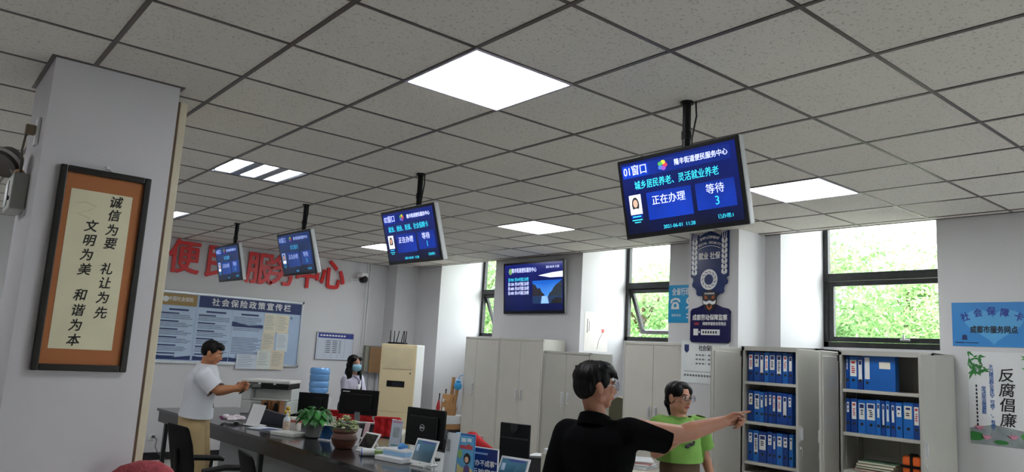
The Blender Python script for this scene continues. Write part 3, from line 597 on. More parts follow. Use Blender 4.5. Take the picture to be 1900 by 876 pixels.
# blue telephone sign behind the pillar
t, w, h = panel_at('hotline_sign', 'bright blue sign with a white telephone, half hidden behind the pillar', 'sign', 1241, 532, 1300, 597, WX)
p0 = onx(1241, 564, WX); w, h = .62, .42; t.location.y = p0.y-w/2
obj('plate', MB().span((-w/2, -h/2, 0), (w/2, h/2, .005)), mat('1e93c9', .3, var=.03), t)
text('全省行政', .085, (-w/2+.17, h/2-.08, .006), SIGNW, t, bold=.025, sx=.72); text('96', .2, (-w/2+.31, -.0, .006), SIGNW, t, bold=.005, shear=.3)
obj('telephone', MB().prism([(-.27, -.06), (-.16, -.06), (-.165, -.01), (-.19, .02), (-.24, .02), (-.265, -.01)], .005, .007).prism([(-.285, .02), (-.27, .05), (-.22, .068), (-.165, .06), (-.145, .035), (-.15, .015), (-.17, .02), (-.18, .04), (-.225, .045), (-.255, .03), (-.262, .008), (-.28, .005)], .005, .007), SIGNW, t)
obj('dial', MB().lathe([(.02, 0), (.02, .002)], (-.214, -.02, .007), 16), mat('1e93c9', .3), t)
text('监督热线', .032, (-.2, -.13, .006), SIGNW, t); bars('small_print', [(-.06, -.125, .2, -.108), (-.06, -.16, .2, -.145)], SIGNW, t, .006)

# ------------------------------------------------------------------ posters on the right-hand pier
t, w, h = panel_at('blue_poster', 'blue poster with a pale heart on the right-hand wall', 'poster', 1767, 560, 1910, 648, WX)
a = onx(1767, 600, WX); w, h = .60, .355; t.location.y = a.y-w/2
obj('sheet', MB().span((-w/2, -h/2, 0), (w/2, h/2, .003)), mat('3d8ad0', .3, var=.06, scale=3), t)
heart = []
for k in range(40):
    q = 2*PI*k/40; heart.append((.0137*16*math.sin(q)**3*.95, .0098*(13*math.cos(q)-5*math.cos(2*q)-2*math.cos(3*q)-math.cos(4*q))+.0))
obj('heart', MB().prism(heart, .003, .0034), mat('5aa6dc', .3, var=.06, scale=3), t)
for k, c in enumerate('社会保障卡'):
    ang = .5-.25*k; text(c, .07, (-.2+.094*k, .052+.05*math.cos((k-2)*.75), .0042), mat('243a94', .4, var=0), t, bold=.03, rot=ang*.6, sx=.9)
text('成都市服务网点', .06, (0, -.045, .0042), mat('191c2c', .5, var=0), t, bold=.03, sx=.8)
obj('corner_emblem', MB().prism([(-.225, -.085), (-.195, -.085), (-.19, -.125), (-.23, -.125)], .003, .004), NAVY, t); bars('small_print', [(-.28, -.152, -.21, -.143), (-.205, -.151, -.11, -.144)], NAVY, t, .004)
a = onx(1795, 652, WX); b = onx(1800, 822, WX); h = a.z-b.z; w = .53
t = thing('white_poster', 'white vertical poster with black brush characters and lotus flowers below the blue poster', 'poster', (WX-.001, a.y-w/2, (a.z+b.z)/2), FX)
obj('sheet', MB().span((-w/2, -h/2, 0), (w/2, h/2, .002)), mat('dcdde0', .45, var=.02), t)
for k, c in enumerate('反腐倡廉'): text(c, .112, (.0, h/2-.185-.114*k, .003), mat('1a1618', .6, var=0), t, bold=.012, shear=.12)
rg = [(.165+.042*math.cos(q), h/2-.12+.042*math.sin(q)) for q in [.5+.55*k for k in range(10)]]+[(.165+.033*math.cos(q), h/2-.12+.033*math.sin(q)) for q in [.5+.55*k for k in range(9, -1, -1)]]
obj('seal_ring', MB().prism(rg, .002, .003), INK, t); text('廉', .03, (.165, h/2-.12, .003), INK, t)
BL = mat('2f5fa0', .5, var=0); text('\n'.join('大力建设群众身边“可感”、“有感”'), .034, (-.1, .0, .003), BL, t, bold=.02, line=.9); text('\n'.join('坚决惩治微腐败'), .034, (-.158, -.02, .003), BL, t, bold=.02, line=.9)
bars('small_print', [(-.215, .08-.03*k, -.203, .1-.03*k) for k in range(11)], INK, t, .003)
LG = [mat('2f7d3a', .6, var=.2), mat('4f9a4a', .6, var=.2), mat('23552c', .6, var=.2)]; rp = random.Random(5)
for s in (-1, 1):
    mb = MB()
    for k in range(46):
        cx, cyy = s*(w/2-.06)+rp.uniform(-.05, .05), h/2-.05-rp.uniform(-.03, .12); q = rp.uniform(0, 6.3); L_ = rp.uniform(.03, .07)
        px = [(cx, cyy), (cx+L_*.5*math.cos(q)-.008*math.sin(q), cyy+L_*.5*math.sin(q)+.008*math.cos(q)), (cx+L_*math.cos(q), cyy+L_*math.sin(q)), (cx+L_*.5*math.cos(q)+.008*math.sin(q), cyy+L_*.5*math.sin(q)-.008*math.cos(q))]
        px = [(max(-w/2, min(w/2, x)), min(h/2, y)) for x, y in px]; mb.prism(px, .002, .0024+.0001*k)
    obj('bamboo_leaves', mb, LG[0 if s < 0 else 1], t)
obj('pond', MB().prism([(-w/2, -h/2), (w/2, -h/2), (w/2, -h/2+.16), (.1, -h/2+.13), (-.1, -h/2+.16), (-w/2, -h/2+.12)], .002, .0024), mat('8f979a', .5, var=.25, scale=9), t)
for k, (x, y, r, ry) in enumerate(((-.24, .06, .08, .035), (.17, .09, .09, .035), (.26, .05, .06, .03), (-.05, .03, .05, .016))): obj('lotus_leaf', MB().prism([(max(-w/2, min(w/2, x+r*math.cos(q*.4))), -h/2+y+ry*math.sin(q*.4)) for q in range(16)], .0024, .0028+.0002*k), LG[k % 3], t)
for k, (x, y) in enumerate(((-.15, .05), (.22, .17), (.13, .05), (-.2, .12), (.03, .07))):
    mb = MB()
    for q in (-2, -1, 0, 1, 2): mb.prism([(x, -h/2+y-.012), (x+.035*math.sin(q*.5)-.008, -h/2+y+.012), (x+.045*math.sin(q*.55), -h/2+y+.034*math.cos(q*.5)), (x+.035*math.sin(q*.5)+.008, -h/2+y+.01)], .0034, .0038+.0002*q)
    obj('lotus_flower', mb, mat('d88aa4', .5, var=.2, scale=30), t)
# painted sheet on the reveal of the middle window
p = ony(1106, 616, 6.76)
t = thing('painting_sheet', 'pale paper with a thin red flower drawing on the reveal left of the middle window', 'picture', (p.x, 6.759, p.z), FY)
a_, b_ = ony(1087, 600, 6.76), ony(1130, 600, 6.76); w = b_.x-a_.x; h = .5
obj('paper', MB().span((-w/2, -h/2, 0), (w/2, h/2, .002)), mat('e9e4de', .7, var=.04, scale=5), t)
obj('flower_stem', MB().tube([(.05*w, -.22, .003), (.12*w, -.1, .003), (.28*w, .0, .003)], .003, 6), mat('7a6a5a', .6), t); obj('flower', MB().prism([(.28*w+.035*math.cos(q*.8)*(.6+.4*(q % 2)), .02+.035*math.sin(q*.8)*(.6+.4*(q % 2))) for q in range(8)], .002, .004), mat('c8605a', .6), t)
obj('ink_column', MB().span((-.4*w, -.02, .002), (-.37*w, .16, .003)).span((-.32*w, .0, .002), (-.3*w, .13, .003)), mat('6a6260', .7, var=0), t)

# ------------------------------------------------------------------ far wall
RED = mat('cf1018', .35, var=.05, scale=4)
NTH = ['leftmost red character', 'second red character, behind the farthest screen', 'third red character from the left', 'fourth red character from the left', 'fifth red character, under the third screen', 'rightmost red character']
for k, (c, u, v) in enumerate((('便', 342, 481), ('民', 408, 490), ('服', 482, 502), ('务', 524, 506), ('中', 571, 511), ('心', 617, 514))):
    p = ony(u, v, BY-.03); t = thing('wall_character', '%s of the far wall sign, thick raised letter' % NTH[k], 'wall lettering', p, FY, 'red raised characters on the far wall')
    text(c, .5, (0, 0, 0), RED, t, name='letter', bold=.022, depth=.012, sx=.88)
def wall_at(name, label, cat, u0, v0, u1, v1, y=BY, group=None):
    a, b = ony(u0, v0, y), ony(u1, v1, y); t = thing(name, label, cat, ((a.x+b.x)/2, y-.001, (a.z+b.z)/2), FY, group); return t, abs(b.x-a.x), abs(a.z-b.z)
t, w, h = wall_at('notice_board', 'long framed notice board full of blue text columns on the far wall', 'notice board', 293, 552, 552, 680)
t.location.z = 1.78; h = .99; hw, hh = w/2, h/2
mb = MB()
for a, b in (((-hw, -hh, 0), (hw, -hh+.035, .03)), ((-hw, hh-.035, 0), (hw, hh, .03)), ((-hw, -hh, 0), (-hw+.035, hh, .03)), ((hw-.035, -hh, 0), (hw, hh, .03))): mb.span(a, b, .004)
obj('frame', mb, mat('c9cdd2', .35, .6, var=.05), t)
bs = obj('backing', MB().span((-hw+.03, -hh+.03, 0), (hw-.03, hh-.03, .012)), mat('a9bedb', .4, var=.05, scale=2), t)
GOLD = mat('9a7d45', .4, var=.05)
obj('gold_header', MB().span((-hw+.04, hh-.2, .012), (-hw+.52, hh-.04, .015)), GOLD, t); text('中国社会保险', .07, (-hw+.3, hh-.115, .0162), SIGNW, t, bold=.01, sx=.8)
obj('gold_emblem', MB().prism([(-hw+.1+.04*math.cos(k*PI/8), hh-.12+.04*math.sin(k*PI/8)) for k in range(16)], .015, .0165), SIGNW, t)
obj('blue_header', MB().span((-hw+.55, hh-.2, .012), (hw-.04, hh-.04, .015)), NAVY, t); text('社会保险政策宣传栏', .115, (.26, hh-.12, .0162), SIGNW, t, bold=.02, ch=1.32)
TL_ = mat('46587e', .7, var=0); r2 = random.Random(9)
sheets = [(-hw+.06, -hw+.5), (-hw+.56, -hw+1.02), (-hw+1.06, -hw+1.5)]
for k, (x0, x1) in enumerate(sheets):
    pg = obj('text_panel', MB().span((x0-.02, -hh+.05, .012), (x1+.01, hh-.21, .014)), mat('b6c9e2', .45, var=.04), t)
    bars('panel_title', [(x0+.1, hh-.27, x1-.08, hh-.245)], NAVY, pg, .0146)
    ln, hd = [], []; y = hh-.3
    for q in range(7 if k < 2 else 1):
        if k < 2: hd.append((x0, y-.018, x0+.24, y)); y -= .03
        for e in range(3 if k < 2 else 24):
            if k == 2 and 8 < e < 13: y -= .0225; continue
            if y > -hh+.12: ln.append((x0, y-.007, x1-r2.uniform(0, .12), y)); y -= .0225
        y -= .012
    bars('text_lines', ln, TL_, pg, .0146)
    if hd: bars('section_bars', hd, NAVY, pg, .015)
    cy0 = -hh+.05
    obj('blue_foot', MB().prism([(x0-.02, cy0), (x1+.01, cy0), (x1+.01, cy0+.06), ((x0+x1)/2, cy0+.03), (x0-.02, cy0+.06)], .014, .0152), NAVY, pg)
    if k == 2: obj('blue_wave', MB().prism([(x0-.02, .06), (x1, .05), (x1, .1), ((x0+x1)/2, .085), (x0-.02, .13)], .014, .0152), NAVY, pg)
for k, (u, v, du, dv, col, lab) in enumerate(((503, 600, 24, 34, 'ded8c6', 'cream sheet, upper left of the four pinned inside the notice board'), (526, 602, 22, 33, 'e2dac6', 'cream sheet, upper right of the four pinned inside the notice board'), (498, 635, 24, 33, 'd9d2c0', 'cream sheet, lower left of the four pinned inside the notice board'), (524, 636, 22, 32, 'd4dce2', 'bluish white sheet, lower right of the four pinned inside the notice board'),
        (457, 671, 37, 25, 'ccd4e2', 'wide pale blue sheet hanging over the lower frame of the notice board'), (489, 668, 26, 32, 'd5dad6', 'white form sheet stuck over the lower frame of the notice board'), (514, 668, 25, 34, 'd8cdb8', 'beige sheet stuck over the board frame, farthest right'))):
    p = ony(u, v, BY-.035); sw, sh = du*.0082, dv*.0084
    q = thing('paper_sheet', lab, 'paper', p, FY, 'sheets pinned on the notice board'); q.location.y = BY-(.017 if k < 4 else .034)
    obj('sheet', MB().span((-sw/2, -sh/2, 0), (sw/2, sh/2, .0015)), mat(col, .7, var=.03), q)
    bars('text_lines', [(-sw*.4, sh*.36-e*.024, sw*r2.uniform(.1, .4), sh*.36-e*.024+.005) for e in range(int(sh/.03))], mat('7d8490', .8, var=0), q, .0022)
bars('sheet_heading', [(.56+.05*k, hh-.275, .59+.05*k, hh-.245) for k in range(7)], mat('6a7488', .6, var=0), t, .0128)
t, w, h = wall_at('schedule_board', 'small framed table with a blue heading on the far wall, right of the notice board', 'notice board', 587, 618, 652, 667)
h = .43; obj('frame', MB().span((-w/2, -h/2, 0), (w/2, h/2, .018), .004), mat('8d9199', .35, .5, var=0), t); obj('sheet', MB().span((-w/2+.012, -h/2+.012, .018), (w/2-.012, h/2-.012, .02)), mat('c9d0dd', .5, var=.02), t)
obj('heading', MB().span((-w/2+.03, h/2-.09, .02), (w/2-.012, h/2-.012, .022)), mat('27348c', .5, var=0), t); bars('heading_text', [(-w/2+.06+.05*k, h/2-.062, -w/2+.095+.05*k, h/2-.038) for k in range(9)], SIGNW, t, .0228)
bars('table_rules', [(-w/2+.03, h/2-.115-.03*k, w/2-.03, h/2-.112-.03*k) for k in range(10)]+[(-w/2+.03+.115*k, -h/2+.03, -w/2+.033+.115*k, h/2-.095) for k in range(6)], mat('8a93a6', .7, var=0), t, .0208)
bars('entries', [(-w/2+.05+.115*c, h/2-.135-.03*k, -w/2+.05+.115*c+(.08 if c in (1, 2) else .03), h/2-.125-.03*k) for k in range(7) for c in (1, 2, 3)], mat('3a4052', .7, var=0), t, .0212)
# white conduits and the camera
for k, (u0, u1, lab) in enumerate(((683, 668, 'white cable conduit running down the far wall, left one'), (688, 673, 'white cable conduit running down the far wall, right one'))):
    p = ony(u0, 500, BY-.015); q = obj('cable_conduit', MB().tube([(p.x, BY-.016, H-.005), (p.x, BY-.016, 1.55)], .013, 8), mat('e2e2e4', .5), None, True); prop(q, lab, 'conduit', 'conduits on the far wall')
p = ony(672, 515, BY-.12)
t = thing('security_camera', 'white and black security camera on a bracket under the ceiling of the far wall', 'security camera', p, FY)
obj('housing', MB().span((-.06, -.01, -.08), (.06, .07, .1), .02), SIGNW, t); obj('lens_barrel', MB().lathe([(.055, 0), (.055, .1), (.045, .12), (.03, .125)], (0, 0, 0), 20, Matrix.Translation((0, -.035, .0))), BLACKP, t, True); obj('bracket', MB().tube([(0, -.01, -.06), (-.08, -.04, -.08), (-.12, -.04, -.115)], .014, 8).lathe([(.04, 0), (.04, .012)], (-.12, -.04, -.119), 16), SIGNW, t, True)
obj('cable', MB().tube([(0, .07, -.05), (-.03, .16, -.1), (.05, .3, -.1)], .006, 6), SIGNW, t)
# fuse box and loose cables
t, w, h = wall_at('fuse_box', 'brown wooden fuse box on the far wall beside the standing air conditioner', 'fuse box', 678, 642, 712, 690)
w, h = .34, .42; obj('case', MB().span((-w/2-.06, -h/2, 0), (w/2, h/2, .09), .006), mat('8b8a80', .6), t); obj('cover', MB().span((-w/2+.01, -h/2-.01, .09), (w/2+.02, h/2-.02, .12), .008), mat('9a7650', .5, var=.1), t)
for k, (x, q) in enumerate(((-.13, .015), (-.06, -.02), (.0, .015), (.06, -.015), (.12, .02))):
    z0 = t.location.z-h/2; o = obj('loose_cable', MB().tube([(t.location.x+x, BY-.03, z0), (t.location.x+x+q, BY-.04, z0-.25), (t.location.x+x+q*.3, BY-.03, z0-.6), (t.location.x+x-q*.2, BY-.025, .6)], .008, 6), mat('d5d7da' if k % 2 else '8f959c', .5), None, True)
    prop(o, 'pale cable hanging down the far wall below the brown fuse box', 'cable', 'cables below the fuse box')
# floor-standing air conditioner with a router on it
fc = V((5.91, 9.70)); an = math.atan2(-.6, -.8)
t = thing('air_conditioner', 'cream floor-standing air conditioner with a dark slot in the far corner', 'air conditioner', (fc.x, fc.y, 0), frame(an))
CR_ = mat('d6c6a0', .45, var=.02); aw, ah, ad = .56, 1.72, .36
obj('cabinet', MB().span((-aw/2, 0, -ad), (aw/2, ah, -.03), .012), mat('e6e6e6', .45, var=.02), t)
fp = obj('front_panel', MB().span((-aw/2, .02, -.03), (aw/2, ah, 0), .014), CR_, t)
g_ = obj('air_outlet', MB().span((-aw/2+.04, ah-.37, 0), (aw/2-.05, ah-.05, .008), .003), mat('cfc2a2', .5), t)
mb = MB()
for k in range(9): mb.span((-aw/2+.05, ah-.355+.033*k, .008), (aw/2-.06, ah-.35+.033*k, .012))
obj('louvres', mb, CR_, g_)
obj('display_slot', MB().span((-.15, ah-.63, 0), (.13, ah-.54, .004)), BLACKP, t); obj('display', MB().span((-.07, ah-.615, .004), (.08, ah-.56, .006)), mat('1a1d24', .2, var=0), t)
obj('lower_grille_line', MB().span((-aw/2+.01, ah-.99, 0), (aw/2-.01, ah-.985, .002)), mat('b7a883', .5), t); obj('logo_dot', MB().lathe([(.012, 0), (.012, .003)], (aw/2-.07, ah-.42, 0), 12), DARKMET, t)
r = frame(an)
t = thing('wifi_router', 'black router with six upright antennas on top of the air conditioner', 'router', V((fc.x, fc.y, ah+.001))+r @ V((-.09, 0, -.16)), r)
obj('case', MB().span((-.13, 0, -.08), (.13, .025, .08), .006), BLACKP, t)
for k, (x, z, q) in enumerate(((-.125, 0, 0), (-.09, -.07, 0), (-.05, -.07, .035), (.03, -.07, .03), (.07, -.07, 0), (.12, 0, .012))): obj('antenna', MB().tube([(x, .015, z), (x+q*.2, .06, z), (x+q, .2, z)], [.008, .008, .006], 8), BLACKP, t, True)
# clutter on the shelf under the left window
zt = 1.02; bx, by = 6.15, 8.95
t = thing('side_table', 'low grey side table in the corner by the left window', 'table', (6.3, 8.86, 0), FX); obj('top', MB().span((-.52, .43, -.3), (.27, .47, .2), .006), STEEL2, t)
for sx in (-.49, .24):
    for z in (-.27, .17): obj('leg', MB().span((sx-.02, 0, z-.02), (sx+.02, .43, z+.02)), STEEL2, t)
def carton(name, label, p, d, m, yaw=0, tape=True, grp=None):
    t = thing(name, label, 'box', p, FX @ Matrix.Rotation(yaw, 3, 'Y'), grp); w, h, dd = d
    obj('carton', MB().span((-w/2, 0, -dd/2), (w/2, h, dd/2), .004), m, t)
    for s in (-1, 1): obj('flap', MB().span((-w/2+.002, h, (0 if s > 0 else -dd/2)+.001), (w/2-.002, h+.003, (dd/2 if s > 0 else 0)-.001)), m, t)
    if tape: obj('tape', MB().span((-.025, h+.003, -dd/2), (.025, h+.004, dd/2)).span((-.025, h-.06, dd/2), (.025, h+.004, dd/2+.001)), mat('d9cfae', .3), t)
    return t
KR = mat('a67c50', .8, var=.08, bump=.1)
carton('storage_box', 'black box with a white lid under the stack by the left window', (6.25, 8.77, .471), (.36, .115, .36), mat('26272b', .5), 0, False)
carton('cardboard_box', 'flat brown cardboard box in the stack by the left window', (6.25, 8.77, .592), (.34, .065, .34), KR)
carton('white_box', 'white printed box on top of the brown box by the left window', (6.25, 8.775, .663), (.34, .11, .32), mat('d9dce0', .6))
t = thing('paper_bag', 'crumpled brown paper bag standing on the white box by the left window', 'bag', (6.22, 8.76, .778), FX); mb = MB()
mb.loft([((0, 0, 0), V((.13, 0, 0)), V((0, 0, .09))), ((0.005, .1, 0), V((.14, 0, 0)), V((0, 0, .1))), ((-.01, .2, .01), V((.135, 0, .02)), V((0, 0, .08))), ((-.01, .28, 0), V((.15, 0, .01)), V((0, 0, .05)))], 10); obj('bag', mb, KR, t)
obj('print_dot', MB().lathe([(.03, 0), (.03, .002)], (.02, .08, .098), 14), SIGNW, t); obj('print_dot', MB().lathe([(.025, 0), (.025, .002)], (.0, .2, .095), 14), SIGNW, t)
for k, (x, h_, q) in enumerate(((.03, .5, .02), (.1, .36, .05))):
    o = thing('cardboard_tube', ('tall' if k == 0 else 'short')+' brown cardboard tube standing in the paper bag', 'tube', (6.22, 8.76-x, .79), FX); obj('tube', MB().tube([(0, 0, 0), (q, h_, -.02)], .024, 12), KR, o, True); obj('end_cap', MB().tube([(q, h_, -.02), (q*1.01, h_+.008, -.02)], .026, 12), mat('8a6238', .7), o)
def stick(label, u, v0, v1, x, c, r=.02):
    a, b = onx(u[0], v0, x), onx(u[1], v1, x); a = a+(a-b)*((a.z-.472)/(b.z-a.z)); t = thing('umbrella', label, 'umbrella', a); d = b-a
    obj('canopy', MB().tube([d*0, d*.1, d*.65, d*.82], [.006, r, r*1.6, r*.7], 8), mat(c, .6), t, True); obj('handle', MB().tube([d*.8, d*.95, d], [.008, .009, .012], 8), BLACKP, t, True)
stick('closed red umbrella leaning in the corner by the left window', (811, 816), 770, 730, 6.35, 'c0363c'); stick('closed green umbrella beside the red one by the left window', (822, 828), 772, 722, 6.35, '6fb890')
p = onx(853, 713, 6.2)
t = thing('plastic_bag', 'small bright blue plastic bag hanging at the top left edge of the tall cabinet', 'bag', (6.24, 8.6, p.z-.08), FX)
obj('bag', MB().ell((0, .05, .0), (.07, .06, .05)).tube([(0, .09, 0), (.01, .13, 0)], [.03, .04], 10), mat('2f9ad6', .3, bump=.3, bscale=25), t, True); obj('handle_loop', MB().tube([(0, .12, 0), (.02, .19, -.01), (.04, .2, -.05)], .006, 6), mat('2f9ad6', .3), t, True)
# water dispenser
p = at(590, 733, 10.6)
t = thing('water_dispenser', 'water dispenser with a blue bottle by the far wall', 'water dispenser', (p.x, p.y, 0), FY); z0 = p.z
obj('body', MB().span((-.15, 0, -.15), (.15, z0-.02, .15), .02), mat('e4e5e8', .4), t); obj('collar', MB().lathe([(.14, 0), (.12, .02), (.06, .02)], seg=24, M=Matrix.Translation((0, z0-.02, 0)) @ Matrix.Rotation(-PI/2, 4, 'X')), mat('e4e5e8', .4), t, True)
obj('tap', MB().span((-.06, z0-.28, .15), (-.03, z0-.22, .19)).span((.03, z0-.28, .15), (.06, z0-.22, .19)), mat('b03a3a', .4), t)
bm_ = mat('74b0ee', .1, var=.05, spec=.8)
prof = [(.035, 0), (.06, .005), (.1, .03), (.135, .06), (.138, .1), (.128, .115), (.138, .13), (.138, .19), (.128, .205), (.138, .22), (.138, .29), (.13, .3), (.14, .315), (.14, .37), (.125, .392), (.05, .398)]
obj('bottle', MB().lathe(prof, seg=28, M=Matrix.Translation((0, z0-.01, 0)) @ Matrix.Rotation(-PI/2, 4, 'X')), bm_, t, True)
# outlet low on the far wall
p = ony(272, 822, BY)
t = thing('wall_socket', 'white wall socket with a plugged grey cable low on the far wall', 'socket', (p.x+.05, BY-.001, max(p.z, .3)), FY); obj('plate', MB().span((-.043, -.043, 0), (.043, .043, .012), .003), SIGNW, t); obj('plug', MB().span((-.0, -.01, .012), (.035, .025, .045), .005), mat('55585e', .5), t)
zz = t.location.z; obj('cable', MB().tube([(.03, .0, .04), (.06, -.03, .05), (.05, -.12, .04), (.09, -zz+.1, .05), (.2, -zz+.012, .06)], .006, 6), mat('6c7076', .5), t, True)

# ------------------------------------------------------------------ column: calligraphy and emergency lamp
t = thing('calligraphy_frame', 'black framed calligraphy scroll with brown mount on the white column', 'picture', (.755, 4.199, 1.975), FY)
fw, fh = .415, 1.0
mb = MB(); q = .032
for a, b in (((-fw/2, -fh/2, 0), (-fw/2+q, fh/2, .03)), ((fw/2-q, -fh/2, 0), (fw/2, fh/2, .03)), ((-fw/2+q, -fh/2, 0), (fw/2-q, -fh/2+q, .03)), ((-fw/2+q, fh/2-q, 0), (fw/2-q, fh/2, .03))): mb.span(a, b, .005)
obj('frame', mb, mat('14110f', .35, var=.1, bump=.15, bscale=40), t)
obj('mount', MB().span((-fw/2+q, -fh/2+q, 0), (fw/2-q, fh/2-q, .012)), mat('a8673a', .7, var=.05, bump=.1, bscale=200), t)
px0, px1, py0, py1 = (.145-.5)*fw, (.815-.5)*fw, (.5-.895)*fh, (.5-.11)*fh
pp = obj('paper', MB().span((px0, py0, .012), (px1, py1, .0135)), mat('d8d2b4', .7, var=.04, scale=5), t)
BR = mat('18130f', .6, var=0)
for c, fx, ty in [('诚', .63, .154), ('信', .63, .222), ('为', .63, .297), ('要', .63, .365), ('礼', .63, .495), ('让', .632, .566), ('为', .632, .64), ('先', .632, .715), ('文', .4, .29), ('明', .4, .362), ('为', .397, .435), ('美', .395, .508), ('和', .39, .635), ('谐', .388, .71), ('为', .386, .783), ('本', .384, .855)]:
    text(c, .062, ((fx-.5)*fw, (.5-ty)*fh, .0142), BR, pp, name='brush_character', bold=.018, shear=.22, sx=.95, rot=.06)
obj('painted_cloud', MB().tube([(px0+.03, py1-.07, .0138), (px0+.07, py1-.06, .0138), (px0+.12, py1-.075, .0138), (px0+.09, py1-.1, .0138), (px0+.04, py1-.12, .0138), (px0+.1, py1-.14, .0138)], .0012, 5), mat('bdb698', .8), pp)
obj('hanger', MB().tube([(-.035, fh/2-.002, .006), (0, fh/2+.022, .006), (.035, fh/2-.002, .006)], .004, 6).lathe([(.008, 0), (.008, .012)], (0, fh/2+.022, 0), 10), CHROME, t)
p = onx(38, 350, .46)
t = thing('emergency_light', 'grey emergency lamp box with round spot head, on the shaded side of the column', 'emergency light', (.459, 4.62, 2.36), FX)
GR = mat('9b9d98', .5, var=.04)
obj('box', MB().span((-.14, -.1, 0), (.14, .09, .07), .008), GR, t); obj('window', MB().span((-.11, -.07, .07), (.0, .06, .074)), mat('7d807c', .3), t); obj('button', MB().lathe([(.012, 0), (.012, .008)], (.07, -.04, .07), 12), BLACKP, t); obj('lamp_glow', MB().ell((.06, .1, .04), (.025, .02, .025)), mat('e0b48a', .3), t, True)
Mh = Matrix.Translation((-.03, .16, .1)) @ Matrix.Rotation(math.radians(35), 4, 'Z') @ Matrix.Rotation(math.radians(60), 4, 'X')
obj('spot_head', MB().lathe([(.02, -.07), (.06, -.06), (.078, -.02), (.082, 0), (.082, .025), (.075, .035), (.06, .03)], seg=24, M=Mh), mat('57504e', .35, .4), t, True); obj('rim', MB().lathe([(.086, -.004), (.088, .006), (.086, .016)], seg=24, M=Mh), CHROME, t, True)
obj('arm', MB().tube([(0, .08, .04), (-.01, .13, .07)], .014, 8), GR, t)
t2 = thing('wall_socket', 'white socket plate high on the shaded side of the column with a plug and cord', 'socket', (.459, 4.42, 2.66), FX)
obj('plate', MB().span((-.045, -.07, 0), (.045, .07, .014), .004), SIGNW, t2); obj('plug', MB().span((-.02, -.02, .014), (.02, .03, .06), .006), mat('8a7a64', .5), t2); obj('cord', MB().tube([(0, -.01, .05), (-.03, -.1, .055), (-.08, -.2, .04), (-.12, -.24, .05)], .006, 6), mat('6b625a', .5), t2, True)
# red upholstered chair seen just over the lower edge
p = at(172, 857, 3.5); zt = p.z
t = thing('upholstered_chair', 'chair with a rounded rose-red fleecy backrest in front of the column', 'chair', (p.x+.03, p.y-.25, 0), rz(YAW-PI/2)); ROSE = mat('b0525a', .95, var=.25, scale=40, bump=.6, bscale=90)
obj('backrest', MB().loft([((-.0, .24, .5), V((.2, 0, 0)), V((0, .04, 0))), ((0, .26, .75), V((.22, 0, 0)), V((0, .05, 0))), ((.01, .28, zt-.1), V((.2, 0, 0)), V((0, .05, 0))), ((.02, .285, zt-.03), V((.125, 0, 0)), V((0, .04, 0))), ((.035, .285, zt), V((.05, 0, 0)), V((0, .02, 0)))], 24), ROSE, t, 'all')
obj('seat', MB().span((-.23, -.24, .42), (.23, .24, .5), .03), ROSE, t)
for sx in (-.2, .2):
    for sy in (-.2, .22): obj('leg', MB().tube([(sx, sy, .43), (sx*1.05, sy*1.05, 0)], .018, 10), mat('4a3426', .5, var=.15), t)

# ------------------------------------------------------------------ service counter
CZ = .80
GRAN = mat('1b1b1f', .12, var=.5, scale=120, spec=.6); PANELG = mat('7d8083', .5, var=.04)
t = thing('service_counter', 'long dark granite service counter running to the far wall', 'counter')
edge = [(2.79, 3.3), (2.78, 6.4), (2.62, 9.66)]; back = [(3.6, 9.75), (3.84, 6.4), (3.84, 3.3)]
obj('worktop', MB().prism(edge+back, CZ-.03, CZ), GRAN, t)
def inset(pts, d): return [(x+d, y) for x, y in pts]
obj('apron', MB().prism([(2.80, 3.32), (2.79, 6.4), (2.63, 9.6), (2.66, 9.6), (2.82, 6.4), (2.83, 3.32)], CZ-.15, CZ-.03), mat('1d1a1c', .3, var=.2, scale=20), t)
obj('front_panel', MB().prism([(3.0, 3.35), (2.99, 6.4), (2.93, 8.3), (2.96, 8.3), (3.02, 6.4), (3.03, 3.35)], 0.05, CZ-.03), PANELG, t)
for y, x in ((3.45, 2.86), (5.2, 2.86), (6.9, 2.82), (9.5, 2.7)): obj('post', MB().span((x-.02, y-.025, 0), (x+.02, y+.025, CZ-.03)), DARKMET, t)
for y in (3.5, 6.2, 8.2): obj('side_panel', MB().span((3.03, y-.02, .0), (3.7, y+.02, CZ-.03)), PANELG, t)

